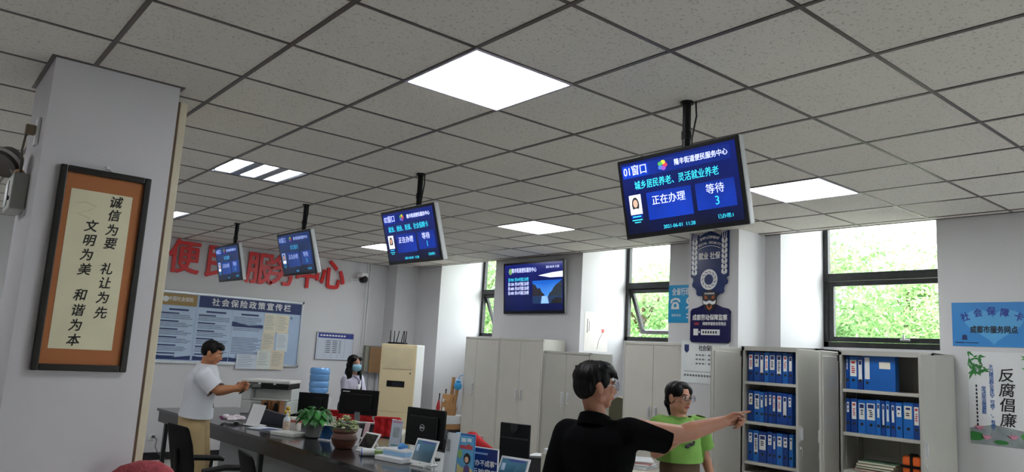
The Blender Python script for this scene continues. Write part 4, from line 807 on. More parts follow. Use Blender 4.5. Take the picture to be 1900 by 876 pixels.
def office_chair(label, x, y, yaw):
    t = thing('office_chair', label, 'chair', (x, y, 0), rz(yaw), 'black office chairs at the counter'); FAB = mat('0b0b0d', .95, spec=.2, var=.1, bump=.2, bscale=150)
    obj('seat', MB().span((-.24, -.24, .43), (.24, .24, .5), .03), FAB, t, True)
    obj('backrest', MB().loft([((0, -.25, .55), V((.2, 0, 0)), V((0, .02, 0))), ((0, -.27, .7), V((.225, 0, 0)), V((0, .022, 0))), ((0, -.3, .85), V((.23, 0, 0)), V((0, .02, 0))), ((0, -.33, .96), V((.21, 0, 0)), V((0, .018, 0))), ((0, -.335, .98), V((.19, 0, 0)), V((0, .01, 0)))], 4*6), FAB, t, True)
    obj('back_support', MB().tube([(0, -.1, .42), (0, -.29, .44), (0, -.31, .6), (0, -.325, .8)], .018, 8), BLACKP, t, True)
    for s in (-1, 1):
        a = obj('armrest', MB().tube([(s*.27, -.22, .66), (s*.28, -.05, .68), (s*.28, .16, .665), (s*.27, .2, .65)], [.02, .024, .024, .016], 10), BLACKP, t, True); obj('arm_post', MB().tube([(s*.2, .08, .44), (s*.27, .08, .45), (s*.28, .1, .66)], .014, 8), BLACKP, a, True)
    obj('gas_column', MB().tube([(0, 0, .08), (0, 0, .43)], .025, 12), CHROME, t)
    for k in range(5):
        a = k*2*PI/5; l = obj('base_leg', MB().tube([(0, 0, .1), (.28*math.cos(a), .28*math.sin(a), .07)], [.025, .016], 8), BLACKP, t, True); obj('castor', MB().lathe([(.028, -.015), (.028, .015)], seg=14, M=Matrix.Translation((.28*math.cos(a), .28*math.sin(a), .029)) @ Matrix.Rotation(PI/2, 4, 'X')), BLACKP, l)
    return t
p = onz(392, 868, .47); p = at(398, 870, 6.0); office_chair('black office chair standing before the counter behind the man in white', p.x, p.y, math.radians(-84))
p = at(552, 876, 4.75); office_chair('black office chair of which only the top shows, tucked against the counter', p.x, p.y, math.radians(-98))

# ------------------------------------------------------------------ monitors and desks behind the counter
def desk(label, c, yaw, w, z=.72, part=True, dv=.1, grp='work desks behind the counter'):
    t = thing('work_desk', label, 'desk', c, rz(yaw), grp); WD = mat('c9c3b6', .5)
    obj('top', MB().span((-w/2, -.3, z-.03), (w/2, .35, z), .003), WD, t)
    for s in (-1, 1): obj('side', MB().span((s*w/2-.02*(s > 0), -.28, 0), (s*w/2+.02*(s < 0), .33, z-.03)), WD, t)
    if part:
        q = obj('screen_divider', MB().span((-w/2, .35, .3), (w/2, .38, z+dv)), mat('2b2a30', .7, var=.08), t); obj('divider_rail', MB().span((-w/2-.01, .345, z+dv), (w/2+.01, .385, z+dv+.02), .003), mat('c2c4c6', .3, .7), q)
    return t
def monitor(label, c, yaw, tilt, w, h, base, logo=None, tagm=False, deep=.045):
    """seen from behind: yaw is the direction its back faces"""
    R = frame(math.radians(yaw), math.radians(tilt)); t = thing('monitor', label, 'monitor', (c[0], c[1], base), frame(math.radians(yaw))); dz = c[2]-base
    P = Matrix.Translation((0, dz, 0)) @ Matrix.Rotation(math.radians(tilt), 4, 'X'); bk = mat('07080a', .45, var=.1, spec=.25)
    obj('casing', MB().box((0, 0, -.012), (w, h, .024), .006, M=P).box((0, -.01, .012), (w*.72, h*.7, .03), .012, M=P), bk, t)
    obj('display', MB().box((0, .004, -.0245), (w-.03, h-.04, .001), M=P), mat('20242c', .15, emit=.2, var=.2), t)
    obj('stand', MB().span((-.035, .01, -.005), (.035, dz-.02, .02), .004), mat('6f7378', .4), t); obj('base', MB().span((-.11, 0, -.1), (.11, .012, .1), .005), bk, t)
    if logo: 
        mb = MB().prism([(.026*math.cos(k*PI/12), .026*math.sin(k*PI/12)) for k in range(25)]+[(.0225*math.cos(k*PI/12), .0225*math.sin(k*PI/12)) for k in range(24, -1, -1)], .027, .0285, M=P); lg = obj('logo_ring', mb, CHROME, t); x = text(logo, .017, (0, 0, 0), CHROME, t, name='logo_lettering', bold=.03); x.matrix_local = P @ Matrix.Translation((0, 0, .0282))
    if tagm: obj('label_strip', MB().box((-w/2+.075, h/2-.03, .0005), (.09, .01, .002), M=P), SIGNW, t)
    return t
monitor('black monitor with a round silver logo turned away on the counter', (3.46, 5.19, 1.045), 192, -1.5, .43, .30, CZ, logo='DELL')
monitor('black monitor with a small white strip in front of the woman in the mask', (4.56, 8.32, .985), 218, -4, .50, .30, .74, tagm=True)
monitor('black monitor behind the big green plant', (4.2, 8.93, .9), 225, -6, .48, .30, .74)
def terminal(label, c, yaw):
    t = thing('customer_terminal', label, 'terminal', (c[0], c[1], CZ), frame(math.radians(yaw)))
    obj('shell', MB().span((-.125, .05, -.02), (.125, .375, 0), .006), BLACKP, t); obj('camera_hump', MB().prism([(-.03, .375), (.03, .375), (.03, .33), (0, .30), (-.03, .33)], 0, .012), mat('2a2b30', .2), t); obj('ridge', MB().span((-.115, .265, 0), (.115, .275, .006)), mat('24252a', .5), t); obj('foot', MB().span((-.1, 0, -.08), (.1, .05, .03), .006), BLACKP, t)
    return t
terminal('tall narrow black terminal beside the man in black', (3.62, 4.25, 0), 200)
def desk_at(label, u, d, w, **k): p = at(u, 800, d)+V((CF.x, CF.y, 0)).normalized()*.36; return desk(label, (p.x, p.y, 0), YAW+PI/2, w, **k)
desk_at('desk with a dark divider and red cloth in front of the woman in the mask', 690, 8.2, .66)
desk_at('desk with a black divider and silver rail, behind the leaflet stand', 848, 7.2, .5, dv=.14)
desk('plain pale desk under the monitor behind the green plant', (4.25, 9.0, 0), math.radians(225-90+180), .5, z=.739, part=False)
desk_at('desk with a dark divider next to the man in black', 990, 6.2, .5, dv=.12)
REDC = mat('b8131c', .8, var=.12, scale=12, bump=.4, bscale=18)
def cloth(name, label, c, yaw, w, h, seed, z=0):
    rr = random.Random(seed); t = thing(name, label, 'cloth', c, frame(yaw)); mb = MB(); nx, ny = 16, 8
    vs = [V(((i/nx-.5)*w*(1+.05*math.sin(j)), (j/ny-.5)*h, .02*math.sin(i*1.3+seed)+.012*math.sin(j*1.7+i*.6))) for j in range(ny+1) for i in range(nx+1)]
    fs = [(j*(nx+1)+i, j*(nx+1)+i+1, (j+1)*(nx+1)+i+1, (j+1)*(nx+1)+i) for j in range(ny) for i in range(nx)]
    mb._new(vs+[v-V((0, 0, .008)) for v in vs], fs+[tuple(q+len(vs) for q in reversed(f)) for f in fs]); obj('fabric', mb, REDC, t, 'all'); obj('hem', MB().tube([(-.48*w, h/2, 0), (0, h/2, .005), (.48*w, h/2, 0)], .012, 8), REDC, t, True); return t
def pin(u, v, d): return at(u, v, d)
cloth('red_cloth', 'bright red cloth hanging behind the monitor of the woman in the mask', at(648, 774, 9.7), math.radians(230), .62, .14, 1)
cloth('red_cloth', 'bright red cloth hung over the divider left of the round-logo monitor', at(718, 793, 8.1), YAW+PI, .28, .2, 2)
p = at(890, 817, 6.95); p.z = .83
t = thing('red_bag', 'red fabric bag with white characters on the black divider', 'bag', p, frame(math.radians(205)))
obj('bag', MB().loft([((-.0, -.1, 0), V((.15, 0, 0)), V((0, 0, .06))), ((0, -.03, 0), V((.16, 0, 0)), V((0, .02, .07))), ((-.04, .05, 0), V((.1, -.03, 0)), V((0, 0, .05))), ((-.08, .1, 0), V((.03, 0, 0)), V((0, 0, .03)))], 16), REDC, t, 'all')
obj('white_flower_print', MB().prism([(.03+.03*math.cos(q*.7)*(.5+.5*(q % 2)), -.06+.03*math.sin(q*.7)*(.5+.5*(q % 2))) for q in range(9)], .066, .075).prism([(.09+.025*math.cos(q*.7)*(.5+.5*(q % 2)), -.05+.025*math.sin(q*.7)*(.5+.5*(q % 2))) for q in range(9)], .06, .072), SIGNW, t)
obj('strap', MB().tube([(-.1, .09, 0), (-.14, .02, .03), (-.16, -.08, .04)], .012, 8), mat('7d5a34', .6), t, True)
# copier
p = onz(453, 765, CZ)
t = thing('photocopier', 'grey multifunction copier with black scanner band on the far end of the counter', 'copier', (3.56, 8.78, CZ), frame(math.radians(228)))
PG = mat('b7bbb9', .5, var=.04)
obj('body', MB().span((-.28, 0, -.42), (.28, .16, .0), .01).span((-.28, .16, -.42), (-.17, .30, .0), .01).span((-.17, .16, -.42), (.28, .30, -.12), .006), PG, t)
obj('scanner', MB().span((-.28, .30, -.42), (.28, .365, .02), .008), BLACKP, t); obj('lid', MB().span((-.29, .365, -.43), (.29, .40, .01), .008), mat('c6c8c6', .5), t); obj('control_panel', MB().span((-.27, .31, .0), (-.05, .355, .03), .006), mat('6d7172', .4), t)
obj('paper_tray', MB().span((-.15, .02, 0), (.26, .07, .012), .003).span((-.15, .085, 0), (.26, .14, .012), .003), mat('8f9393', .5), t); obj('output_shelf', MB().span((-.16, .17, -.12), (.27, .18, .02), .003), mat('c6c8c6', .5), t)
for k, x in enumerate((-.08, .1)): obj('clip', MB().span((x, .352, .02), (x+.03, .372, .03)), CHROME, t)

# ------------------------------------------------------------------ things on the counter
def tablet(label, c, yaw, tilt, w, h, lit=True, back=False):
    t = thing('tablet', label, 'tablet', (c[0], c[1], CZ), frame(math.radians(yaw)), 'evaluation tablets on the counter'); a = math.radians(tilt)
    P = Matrix.Translation((0, .012, 0)) @ Matrix.Rotation(a, 4, 'X') @ Matrix.Translation((0, h/2, 0)); wh = mat('dfe1e4', .35, var=.02)
    obj('casing', MB().box((0, 0, -.006), (w, h, .012), .004, M=P), wh, t)
    mb = MB().box((0, .004, .0006), (w-.03, h-.04, .0014), M=P); ds = obj('display', mb, TABSCR if lit else mat('2c2a2c', .12, var=.1), t)
    obj('home_button', MB().box((0, -h/2+.009, .0005), (.012, .008, .002), .002, M=P), mat('7fb08a', .4), t)
    if lit:
        obj('title_strip', MB().box((.02, h*.37, .0016), (w*.55, .018, .0012), M=P), mat('26386a', .3, emit=.3, var=0), ds); obj('portrait', MB().box((-w*.33, h*.12, .0016), (w*.13, h*.26, .0012), M=P), mat('6b7b8c', .4, emit=.35, var=.3, scale=30), ds)
    sp = math.sin(-a)*h
    obj('easel', MB().tube([P @ V((-.05, h*.2, -.012)), (-.05, .008, -sp*.9-.05)], .006, 6).tube([P @ V((.05, h*.2, -.012)), (.05, .008, -sp*.9-.05)], .006, 6).span((-.07, 0, -sp*.9-.06), (.07, .012, .03), .003), wh, t)
    return t
TABSCR = screen_mat('0f2c38', '33566a', .5, scale=1.5)
k_ = .957
tablet('white tablet showing a teal picture, before the monitor with the round logo', (3.24, 4.89), 190.9, -22, .235, .195)
tablet('white tablet with a dark screen beside the brown clay pot', onz(674, 838, CZ), 188, -33, .20, .165, lit=False)
tablet('white tablet nearest the camera at the lower edge, left of the man in black', (3.31, 3.93), 196, -26, .235, .195)
p = onz(468, 791, CZ)
t = thing('picture_stand', 'pale grey stand seen from behind at the far end of the counter', 'stand', p+V((0, 0, .006)), frame(math.radians(190)))
P = Matrix.Rotation(math.radians(-18), 4, 'X'); obj('panel', MB().box((0, .11, 0), (.22, .2, .012), .004, M=P), mat('b9bcc2', .4), t); obj('edge', MB().box((0, .11, .006), (.235, .215, .004), M=P), SIGNW, t)
obj('foot', MB().span((-.1, 0, -.1), (.1, .01, .05), .003), SIGNW, t); obj('leaning_card', MB().box((-.16, .1, -.03), (.09, .19, .008), .003, M=P), mat('6d7078', .5), t)
def potted(label, u, v, build): t = thing('potted_plant', label, 'plant', onz(u, v, CZ)); build(t); return t
def leafy(t):
    obj('pot', MB().lathe([(.05, 0), (.07, .01), (.082, .12), (.088, .13), (.088, .145), (.076, .145), (.07, .115)], seg=24), mat('6c706f', .5, var=.1), t, True); obj('soil', MB().lathe([(.07, .1), (.07, .125)], seg=20), mat('2a211a', .95), t)
    rr = random.Random(11)
    for m, n, nm in ((mat('185a1c', .45, var=.25, scale=12), 90, 'leaves'), (mat('2f8030', .45, var=.25, scale=12), 50, 'young_leaves')):
        mb = MB()
        for k in range(n):
            a = rr.uniform(0, 2*PI); el = rr.uniform(.15, 1.35); L_ = rr.uniform(.06, .125)*(1 if nm == 'leaves' else .9); d = V((math.cos(a)*math.cos(el), math.sin(a)*math.cos(el), math.sin(el)))
            b0 = V((.03*math.cos(a), .03*math.sin(a), .15)); e = b0+d*L_; mb.tube([b0, b0+d*L_*.5+V((0, 0, .03)), e], [.004, .003, .002], 5, False)
            out = (V((math.cos(a), math.sin(a), -.25))).normalized(); s = out.cross(V((0, 0, 1))).normalized(); lw = rr.uniform(.02, .032); ll = rr.uniform(.06, .085); up = V((0, 0, .02))
            mb._new([e, e+out*ll*.35+s*lw, e+out*ll*.35+up, e+out*ll*.35-s*lw, e+out*ll*.72+s*lw*.7-up*.6, e+out*ll*.72-up*.2, e+out*ll*.72-s*lw*.7-up*.6, e+out*ll-up*2], [(0, 1, 2), (0, 2, 3), (1, 4, 5, 2), (2, 5, 6, 3), (4, 7, 5), (5, 7, 6)])
        obj(nm, mb, m, t, 'all', keep=True)
potted('bushy green leafy plant in a grey pot on the counter', 580, 812, leafy)
def succulent(t):
    CL = mat('5a3527', .45, var=.2, scale=10)
    obj('pot', MB().lathe([(.06, 0), (.075, .005), (.098, .04), (.108, .08), (.1, .115), (.092, .13), (.108, .142), (.108, .155), (.094, .155), (.085, .125)], seg=28), CL, t, True); obj('soil', MB().lathe([(.088, .13), (.088, .14)], seg=20), mat('2a211a', .95), t)
    obj('pot_band', MB().lathe([(.1095, .07), (.1125, .078), (.1125, .084), (.1095, .092)], seg=28), mat('402419', .5), t, True)
    rr = random.Random(4)
    for nm, m, n, rad in (('pale_rosettes', mat('c9d0a8', .5, var=.2, scale=25), 30, .11), ('green_rosettes', mat('6d8a4a', .5, var=.2, scale=25), 18, .105)):
        mb = MB()
        for k in range(n):
            a = rr.uniform(0, 2*PI); q = rr.uniform(0, 1)**.6; c = V((rad*q*math.cos(a), rad*q*math.sin(a), .15+.1*(1-q*q)+rr.uniform(-.015, .015)))
            for e in range(7):
                b = e*2*PI/7+rr.random(); d = V((math.cos(b), math.sin(b), .5)); s = V((-math.sin(b), math.cos(b), 0)); L_ = rr.uniform(.022, .034)
                mb._new([c, c+d*L_*.5+s*.009, c+d*L_, c+d*L_*.5-s*.009, c+d*L_*.5-V((0, 0, .006))], [(0, 1, 2, 3), (0, 4, 1), (1, 4, 2), (2, 4, 3), (3, 4, 0)])
        obj(nm, mb, m, t)
potted('pale succulents in a round brown clay pot on the counter edge', 637, 832, succulent)
def qr_stand(label, u, v, yaw):
    t = thing('acrylic_stand', label, 'sign stand', onz(u, v, CZ), frame(math.radians(yaw))); P = Matrix.Rotation(math.radians(-6), 4, 'X')
    obj('panel', MB().box((0, .14, 0), (.135, .26, .005), .002, M=P), glass_mat('acrylic', (.93, .95, .97, 1)), t); obj('insert', MB().box((0, .145, -.004), (.125, .24, .002), M=P), mat('ccd0d8', .4, var=.02), t)
    obj('pink_heading', MB().box((0, .25, -.002), (.1, .014, .002), M=P), mat('c08aa8', .5), t); obj('grey_panel', MB().box((0, .165, -.002), (.07, .085, .002), M=P), mat('9aa0a4', .5, var=.2, scale=20), t); obj('green_strip', MB().box((0, .06, -.002), (.08, .012, .002), M=P), mat('4f8a8a', .5), t)
    obj('foot', MB().span((-.068, 0, -.04), (.068, .012, .04), .002), mat('d7dade', .2), t)
qr_stand('tall clear acrylic stand with a pink headed card left of the round-logo monitor', 729, 840, 196)
def flat_box(name, label, cat, u, v, d, m, yaw, z=CZ, extra=None):
    p = onz(u, v, z); t = thing(name, label, cat, (p.x, p.y, z+.0005), rz(math.radians(yaw))); obj('box', MB().span((-d[0]/2, -d[1]/2, 0), (d[0]/2, d[1]/2, d[2]), .004), m, t)
    if extra: extra(t, d)
    return t
PAPERW = mat('d7dade', .6, var=.02)
def slot(t, d): obj('tissue_slot', MB().prism([(d[0]*.25*math.cos(k*PI/8), d[1]*.12*math.sin(k*PI/8)) for k in range(16)], d[2], d[2]+.001), mat('9a5a40', .5), t)
def blueprint(t, d):
    obj('blue_side', MB().span((-d[0]/2-.001, -d[1]/2-.001, .004), (d[0]/2+.001, d[1]/2+.001, d[2]*.7)), mat('8fb7dc', .5, var=.1), t); obj('blue_masks', MB().tube([(-.03, -.02, d[2]+.008), (.03, .02, d[2]+.014), (.08, 0, d[2]+.006)], [.015, .03, .01], 10), mat('4f94d8', .6, bump=.3), t)
flat_box('carton_tray', 'flat white carton lying under the mask box near the counter edge', 'box', 738, 855, (.22, .30, .035), PAPERW, 12)
flat_box('tissue_box', 'white tissue box with a green side left of the blue mask box', 'box', 716, 843, (.1, .15, .05), PAPERW, 12, extra=slot)
flat_box('mask_box', 'white and blue mask box with blue masks on top', 'box', 742, 845, (.14, .24, .05), PAPERW, 12, z=CZ+.036, extra=blueprint)
t = flat_box('soap_box', 'small green box in front of the tissue box', 'box', 700, 846, (.07, .09, .045), mat('8fae6a', .5), 12)
p = onz(681, 846, CZ)
t = thing('paper_roll', 'small white roll with a blue rim on the counter before the dark tablet', 'roll', (p.x, p.y, CZ+.03)); obj('roll', MB().lathe([(.008, -.055), (.03, -.055), (.03, .055), (.008, .055)], seg=20, M=Matrix.Rotation(1.1, 4, 'Z') @ Matrix.Rotation(PI/2, 4, 'X')), PAPERW, t, True); obj('blue_rim', MB().lathe([(.031, -.05), (.031, -.042)], seg=20, M=Matrix.Rotation(1.1, 4, 'Z') @ Matrix.Rotation(PI/2, 4, 'X')), mat('3a66b0', .5), t, True)
flat_box('white_case', 'flat white case beside the green plant pot', 'box', 537, 808, (.2, .3, .03), mat('c9ccc9', .5), 20)
flat_box('flyer_stack', 'stack of pale flyers with a blue cover at the far end of the counter', 'papers', 492, 797, (.2, .3, .012), mat('c3cad6', .6, var=.25, scale=20), 25, extra=lambda t, d: obj('blue_cover', MB().span((-d[0]/2, -d[1]/2, d[2]), (d[0]*.1, -d[1]*.1, d[2]+.002)), mat('2a3f7a', .5), t))
p = onz(430, 784, CZ)
t = thing('wrapped_bundle', 'crumpled white and purple flowered bundle near the hands of the man in white', 'bundle', p); rr = random.Random(2)
mb = MB()
for k in range(12): mb.ell((rr.uniform(-.1, .1), rr.uniform(-.13, .13), rr.uniform(.036, .045)), (rr.uniform(.03, .05), rr.uniform(.03, .06), rr.uniform(.015, .035)), seg=10, ring=6)
obj('wrapping', mb, mat('d6cdd4', .7, var=.3, scale=18, bump=.4, bscale=30), t, True)
mb = MB()
for k in range(9): mb.ell((rr.uniform(-.1, .1), rr.uniform(-.14, .14), rr.uniform(.03, .055)), (.02, .028, .014), seg=8, ring=5)
obj('purple_flowers', mb, mat('6d2c58', .7, var=.3, scale=30), t, True)
t = thing('ribbon_bow', 'green strip lying beside the flowered bundle', 'ribbon', onz(447, 779, CZ)); obj('ribbon', MB().box((0, 0, .004), (.02, .16, .004), .001), mat('5c8a5a', .5), t)
# low dark screen behind the flyers, brown organisers, bottle
p = at(507, 792, 7.9)
t = thing('counter_screen', 'low dark slanted screen standing on the counter below the copier', 'screen panel', (p.x, p.y, CZ), frame(math.radians(205))); obj('panel', MB().prism([(-.2, 0), (.18, 0), (.18, .09), (-.2, .14)], -.012, .012), mat('2c2f3a', .5), t); obj('rail', MB().prism([(-.205, .14), (.185, .09), (.185, .1), (-.205, .15)], -.016, .016), mat('50545e', .4, .4), t)
WOOD = mat('7d5230', .5, var=.25, scale=14)
for k, (u, v) in enumerate(((495, 768), (514, 769))):
    p = at(u, v, 8.25); t = thing('wooden_organiser', 'brown wooden pen organiser, %s one before the copier' % ('left' if k == 0 else 'right'), 'organiser', p, frame(math.radians(222)), 'wooden organisers'); 
    t.location.z = CZ+.001; obj('box', MB().span((-.05, 0, -.06), (.05, .012, .06)).span((-.05, 0, -.06), (-.04, .21, .06)).span((.04, 0, -.06), (.05, .21, .06)).span((-.04, 0, -.06), (.04, .21, -.05)).span((-.04, 0, .05), (.04, .09, .06)), WOOD, t); obj('dark_slot', MB().span((-.018, .1, .04), (.018, .19, .058), .004), BLACKP, t)
p = onz(530, 803, CZ)
t = thing('pump_bottle', 'clear hand-gel pump bottle with an orange and white label beside the plant', 'bottle', p); obj('bottle', MB().lathe([(.03, 0), (.034, .005), (.034, .13), (.02, .15), (.013, .155), (.013, .17)], seg=20), mat('c8d6dc', .15, var=0), t, True); obj('label', MB().lathe([(.0345, .03), (.0345, .11)], seg=20), mat('c9b4a4', .5, var=.3, scale=40), t, True); obj('pump', MB().tube([(0, 0, .17), (0, 0, .2), (0, -.035, .205)], .006, 8).lathe([(.015, .168), (.015, .18)], seg=14), SIGNW, t, True)
p = onz(547, 800, CZ)
t = thing('tissue_pack', 'white and red tissue pack standing between the bottle and the plant', 'pack', p, frame(math.radians(195))); obj('pack', MB().span((-.06, 0, -.03), (.06, .13, .03), .012), mat('d8d2cc', .6, var=.05), t); obj('red_band', MB().span((-.061, .085, -.031), (.061, .105, .031)), mat('b8433a', .5), t)
p = at(533, 769, 8.0)
t = thing('yellow_toy', 'small yellow ornament on the counter before the black monitor', 'ornament', (p.x, p.y, CZ)); obj('figure', MB().ell((0, 0, .12), (.035, .03, .03)).ell((0, -.01, .16), (.022, .022, .022)).lathe([(.03, 0), (.03, .09), (.02, .1)], seg=14), mat('d8b43a', .5), t, True); obj('beak', MB().ell((-.02, -.02, .158), (.012, .008, .005)), mat('c8642a', .5), t)
p = onz(601, 817, CZ)
t = thing('card_stand', 'small dark blue card on a stand between the two plants', 'card', p, frame(math.radians(200))); P = Matrix.Rotation(math.radians(-30), 4, 'X'); obj('card', MB().box((0, .075, 0), (.13, .13, .004), .001, M=P), mat('1c3f66', .25, var=.4, scale=14), t); obj('foot', MB().span((-.06, 0, -.06), (.06, .01, .02), .002), mat('c9ccce', .3), t)
for k, (u, v, lab) in enumerate(((657, 812, 'white folded card behind the clay pot'), (676, 800, 'pink and white card holder left of the dark tablet'))):
    t = thing('desk_card', lab, 'card', onz(u, v+14, CZ), frame(math.radians(190))); P = Matrix.Rotation(math.radians(-12), 4, 'X'); obj('card', MB().box((0, .075, 0), (.11 if k == 0 else .07, .15, .004), .001, M=P), mat('d5d2d8' if k == 0 else 'd9b8c0', .5, var=.1), t); obj('foot', MB().span((-.05, 0, -.05), (.05, .008, .02), .002), SIGNW, t)
# brochure roll, blue leaflet stand, blue window sign
p = onz(831, 893, CZ)
t = thing('banner_scroll', 'bent white plastic sheet standing beside the blue leaflet stand', 'sheet', p, frame(math.radians(193))); mb = MB(); hgt = .325
pts = [(-.055+.11*k/8, .03*math.sin(k/8*PI)) for k in range(9)]
vs = [V((x+.03*(j/4)**2, hgt*j/4, z)) for j in range(5) for x, z in pts]; n9 = 9; fs = [(j*9+i, j*9+i+1, (j+1)*9+i+1, (j+1)*9+i) for j in range(4) for i in range(8)]
mb._new(vs+[v-V((0, 0, .003)) for v in vs], fs+[tuple(q+45 for q in reversed(f)) for f in fs]); obj('sheet', mb, mat('cdd5de', .3, var=.03), t, 'all')
obj('grey_mark', MB().span((-.005, .2, .034), (.03, .28, .036)), mat('8b9096', .5, var=.2, scale=30), t); obj('clip', MB().span((-.03, hgt-.05, .02), (-.015, hgt+.01, .034), .003), mat('4a5058', .5), t)
p = onz(861, 898, CZ)
t = thing('leaflet_stand', 'light blue illustrated leaflet in a stand, a dark-haired woman drawn on it', 'leaflet', p, frame(math.radians(197))); hgt = .325; hw = .07
obj('side_board', MB().span((-hw-.03, 0, -.03), (-hw, hgt, -.004), .002), mat('6aa7d6', .4), t)
lf = obj('leaflet', MB().span((-hw, .01, -.006), (hw, hgt, 0), .001), mat('63aede', .35, var=.08, scale=8), t)
obj('border', MB().span((-hw, hgt-.012, 0), (hw, hgt, .001)).span((hw-.006, .01, 0), (hw, hgt-.012, .001)), mat('2a5fa8', .4), lf); obj('red_ribbon', MB().prism([(-.055, hgt-.1), (.055, hgt-.1), (.05, hgt-.088), (.055, hgt-.076), (-.055, hgt-.076), (-.05, hgt-.088)], 0, .0015), mat('c04a58', .5), lf)
obj('title_marks', MB().span((-.045, hgt-.055, 0), (-.005, hgt-.03, .0012)).span((.005, hgt-.05, 0), (.04, hgt-.028, .0012)), mat('d7e8f4', .5), lf)
obj('drawn_hill', MB().prism([(-hw, .01), (hw-.006, .01), (hw-.006, .09), (.02, .12), (-.03, .1), (-hw, .13)], 0, .001), mat('d6c98a', .5, var=.15), lf); obj('drawn_dress', MB().prism([(-.02, .02), (.045, .02), (.035, .11), (.012, .13), (-.01, .11)], .001, .0018), mat('6a5a8c', .5), lf)
obj('drawn_hair', MB().prism([(.012+.028*math.cos(q*.4), .165+.036*math.sin(q*.4)) for q in range(16)], .0018, .0024), mat('1c1a20', .5), lf); obj('drawn_face', MB().prism([(.01+.016*math.cos(q*.4), .158+.02*math.sin(q*.4)) for q in range(16)], .0024, .003), mat('e2b8a0', .5), lf)
obj('drawn_blossom', MB().prism([(.02+.02*math.cos(q*.7)*(.6+.4*(q % 2)), .245+.02*math.sin(q*.7)*(.6+.4*(q % 2))) for q in range(9)], .001, .002), mat('c0503c', .5), lf); obj('drawn_tree', MB().prism([(-.05+.02*math.cos(q*.6), .19+.03*math.sin(q*.6)) for q in range(11)], .001, .002), mat('8fbf7a', .5), lf)
p = onz(897, 900, CZ)
t = thing('window_sign', 'dark blue counter sign with white characters left of the nearest tablet', 'sign', p, frame(math.radians(198))); w_, h_ = .2, .235
obj('board', MB().span((-w_/2, 0, -.008), (w_/2, h_, 0), .002), mat('1b3278', .25, var=.08), t); obj('white_border', MB().span((-w_/2-.004, h_, -.01), (w_/2+.004, h_+.006, .002)).span((w_/2, 0, -.01), (w_/2+.005, h_+.006, .002)).span((-w_/2-.005, 0, -.01), (-w_/2, h_+.006, .002)), mat('dfe4ea', .4), t)
text('“办不成事”', .044, (0, h_-.1, .001), SIGNW, t, bold=.02, sx=.9); text('反映窗口', .05, (0, h_-.16, .001), SIGNW, t, bold=.02); bars('small_print', [(-.085, h_-.04, .02, h_-.028)], mat('8fa3d0', .5, var=0), t, .001)
obj('foot', MB().span((-.08, 0, -.08), (.08, .008, 0), .002), SIGNW, t)
# papers and fittings round the men's desk
p = onz(992, 862, .72)
t = thing('paper_pile', 'loose white papers on the desk left of the man in black', 'papers', (p.x, p.y, .722), rz(.4), 'paper piles on the desks')
for k in range(4): obj('sheet', MB().box((.02*k, .015*k, .004+.009*k), (.3, .22, .006), .002, rot=rz(.25*k)), PAPERW, t)
obj('crumpled_sheet', MB().ell((.0, -.02, .05), (.11, .08, .05), seg=10, ring=6), mat('d4d7da', .7, bump=.6, bscale=14), t)
t = thing('stamp_pad', 'small red stamp pad lying by the loose papers', 'stamp pad', onz(976, 852, .72), rz(.5)); t.location.z = .722; obj('case', MB().span((-.05, -.03, 0), (.05, .03, .03), .006), mat('a5222c', .4), t); obj('lid_mark', MB().span((-.03, -.012, .03), (.03, .012, .0315)), SIGNW, t)
t = thing('divider_post', 'cream divider post with a knob beside the man in black', 'post', at(1014, 848, 5.6)); zt = t.location.z+.03; t.location.z = 0
obj('post', MB().span((-.03, -.03, 0), (.03, .03, zt), .006), mat('d6d5c4', .5), t); obj('knob', MB().lathe([(.022, 0), (.026, .01), (.02, .03), (.008, .035)], (0, 0, zt), 16), SIGNW, t, True); obj('clip', MB().span((-.045, -.045, zt-.07), (.02, -.03, zt-.03), .004), CHROME, t)
_d = desk('desk with white papers between the man in black and the woman in green', onz(1190, 880, .72), YAW-PI/2, .9, part=False); _d.location.z = 0
p = onz(1188, 868, .72)
t = thing('paper_pile', 'stack of white forms between the man in black and the woman in green', 'papers', (p.x, p.y, .722), rz(.3), 'paper piles on the desks')
for k in range(7): obj('sheet', MB().box((.008*(k % 3), .01*(k % 2), .006+.011*k), (.3, .22, .009), .002, rot=rz(.08*k)), PAPERW if k != 4 else mat('c98a86', .6), t)
t = thing('rounded_board', 'dark olive round-topped board with a shiny rim in the gap between the cabinets', 'board', (6.5, 5.82, 0), FX); OL = mat('4d4a38', .4, var=.1); zc = 1.25
arcp = [(.15*math.cos(a), zc-.15+.15*math.sin(a)) for a in [PI*k/14 for k in range(15)]]
obj('panel', MB().prism([(-.15, .0), (.15, .0)]+arcp, -.015, .015), OL, t); obj('rim', MB().tube([(.15, .01, 0)]+[(x, y, 0) for x, y in arcp]+[(-.15, .01, 0)], .014, 8), mat('b9b39a', .2, .8), t, True)

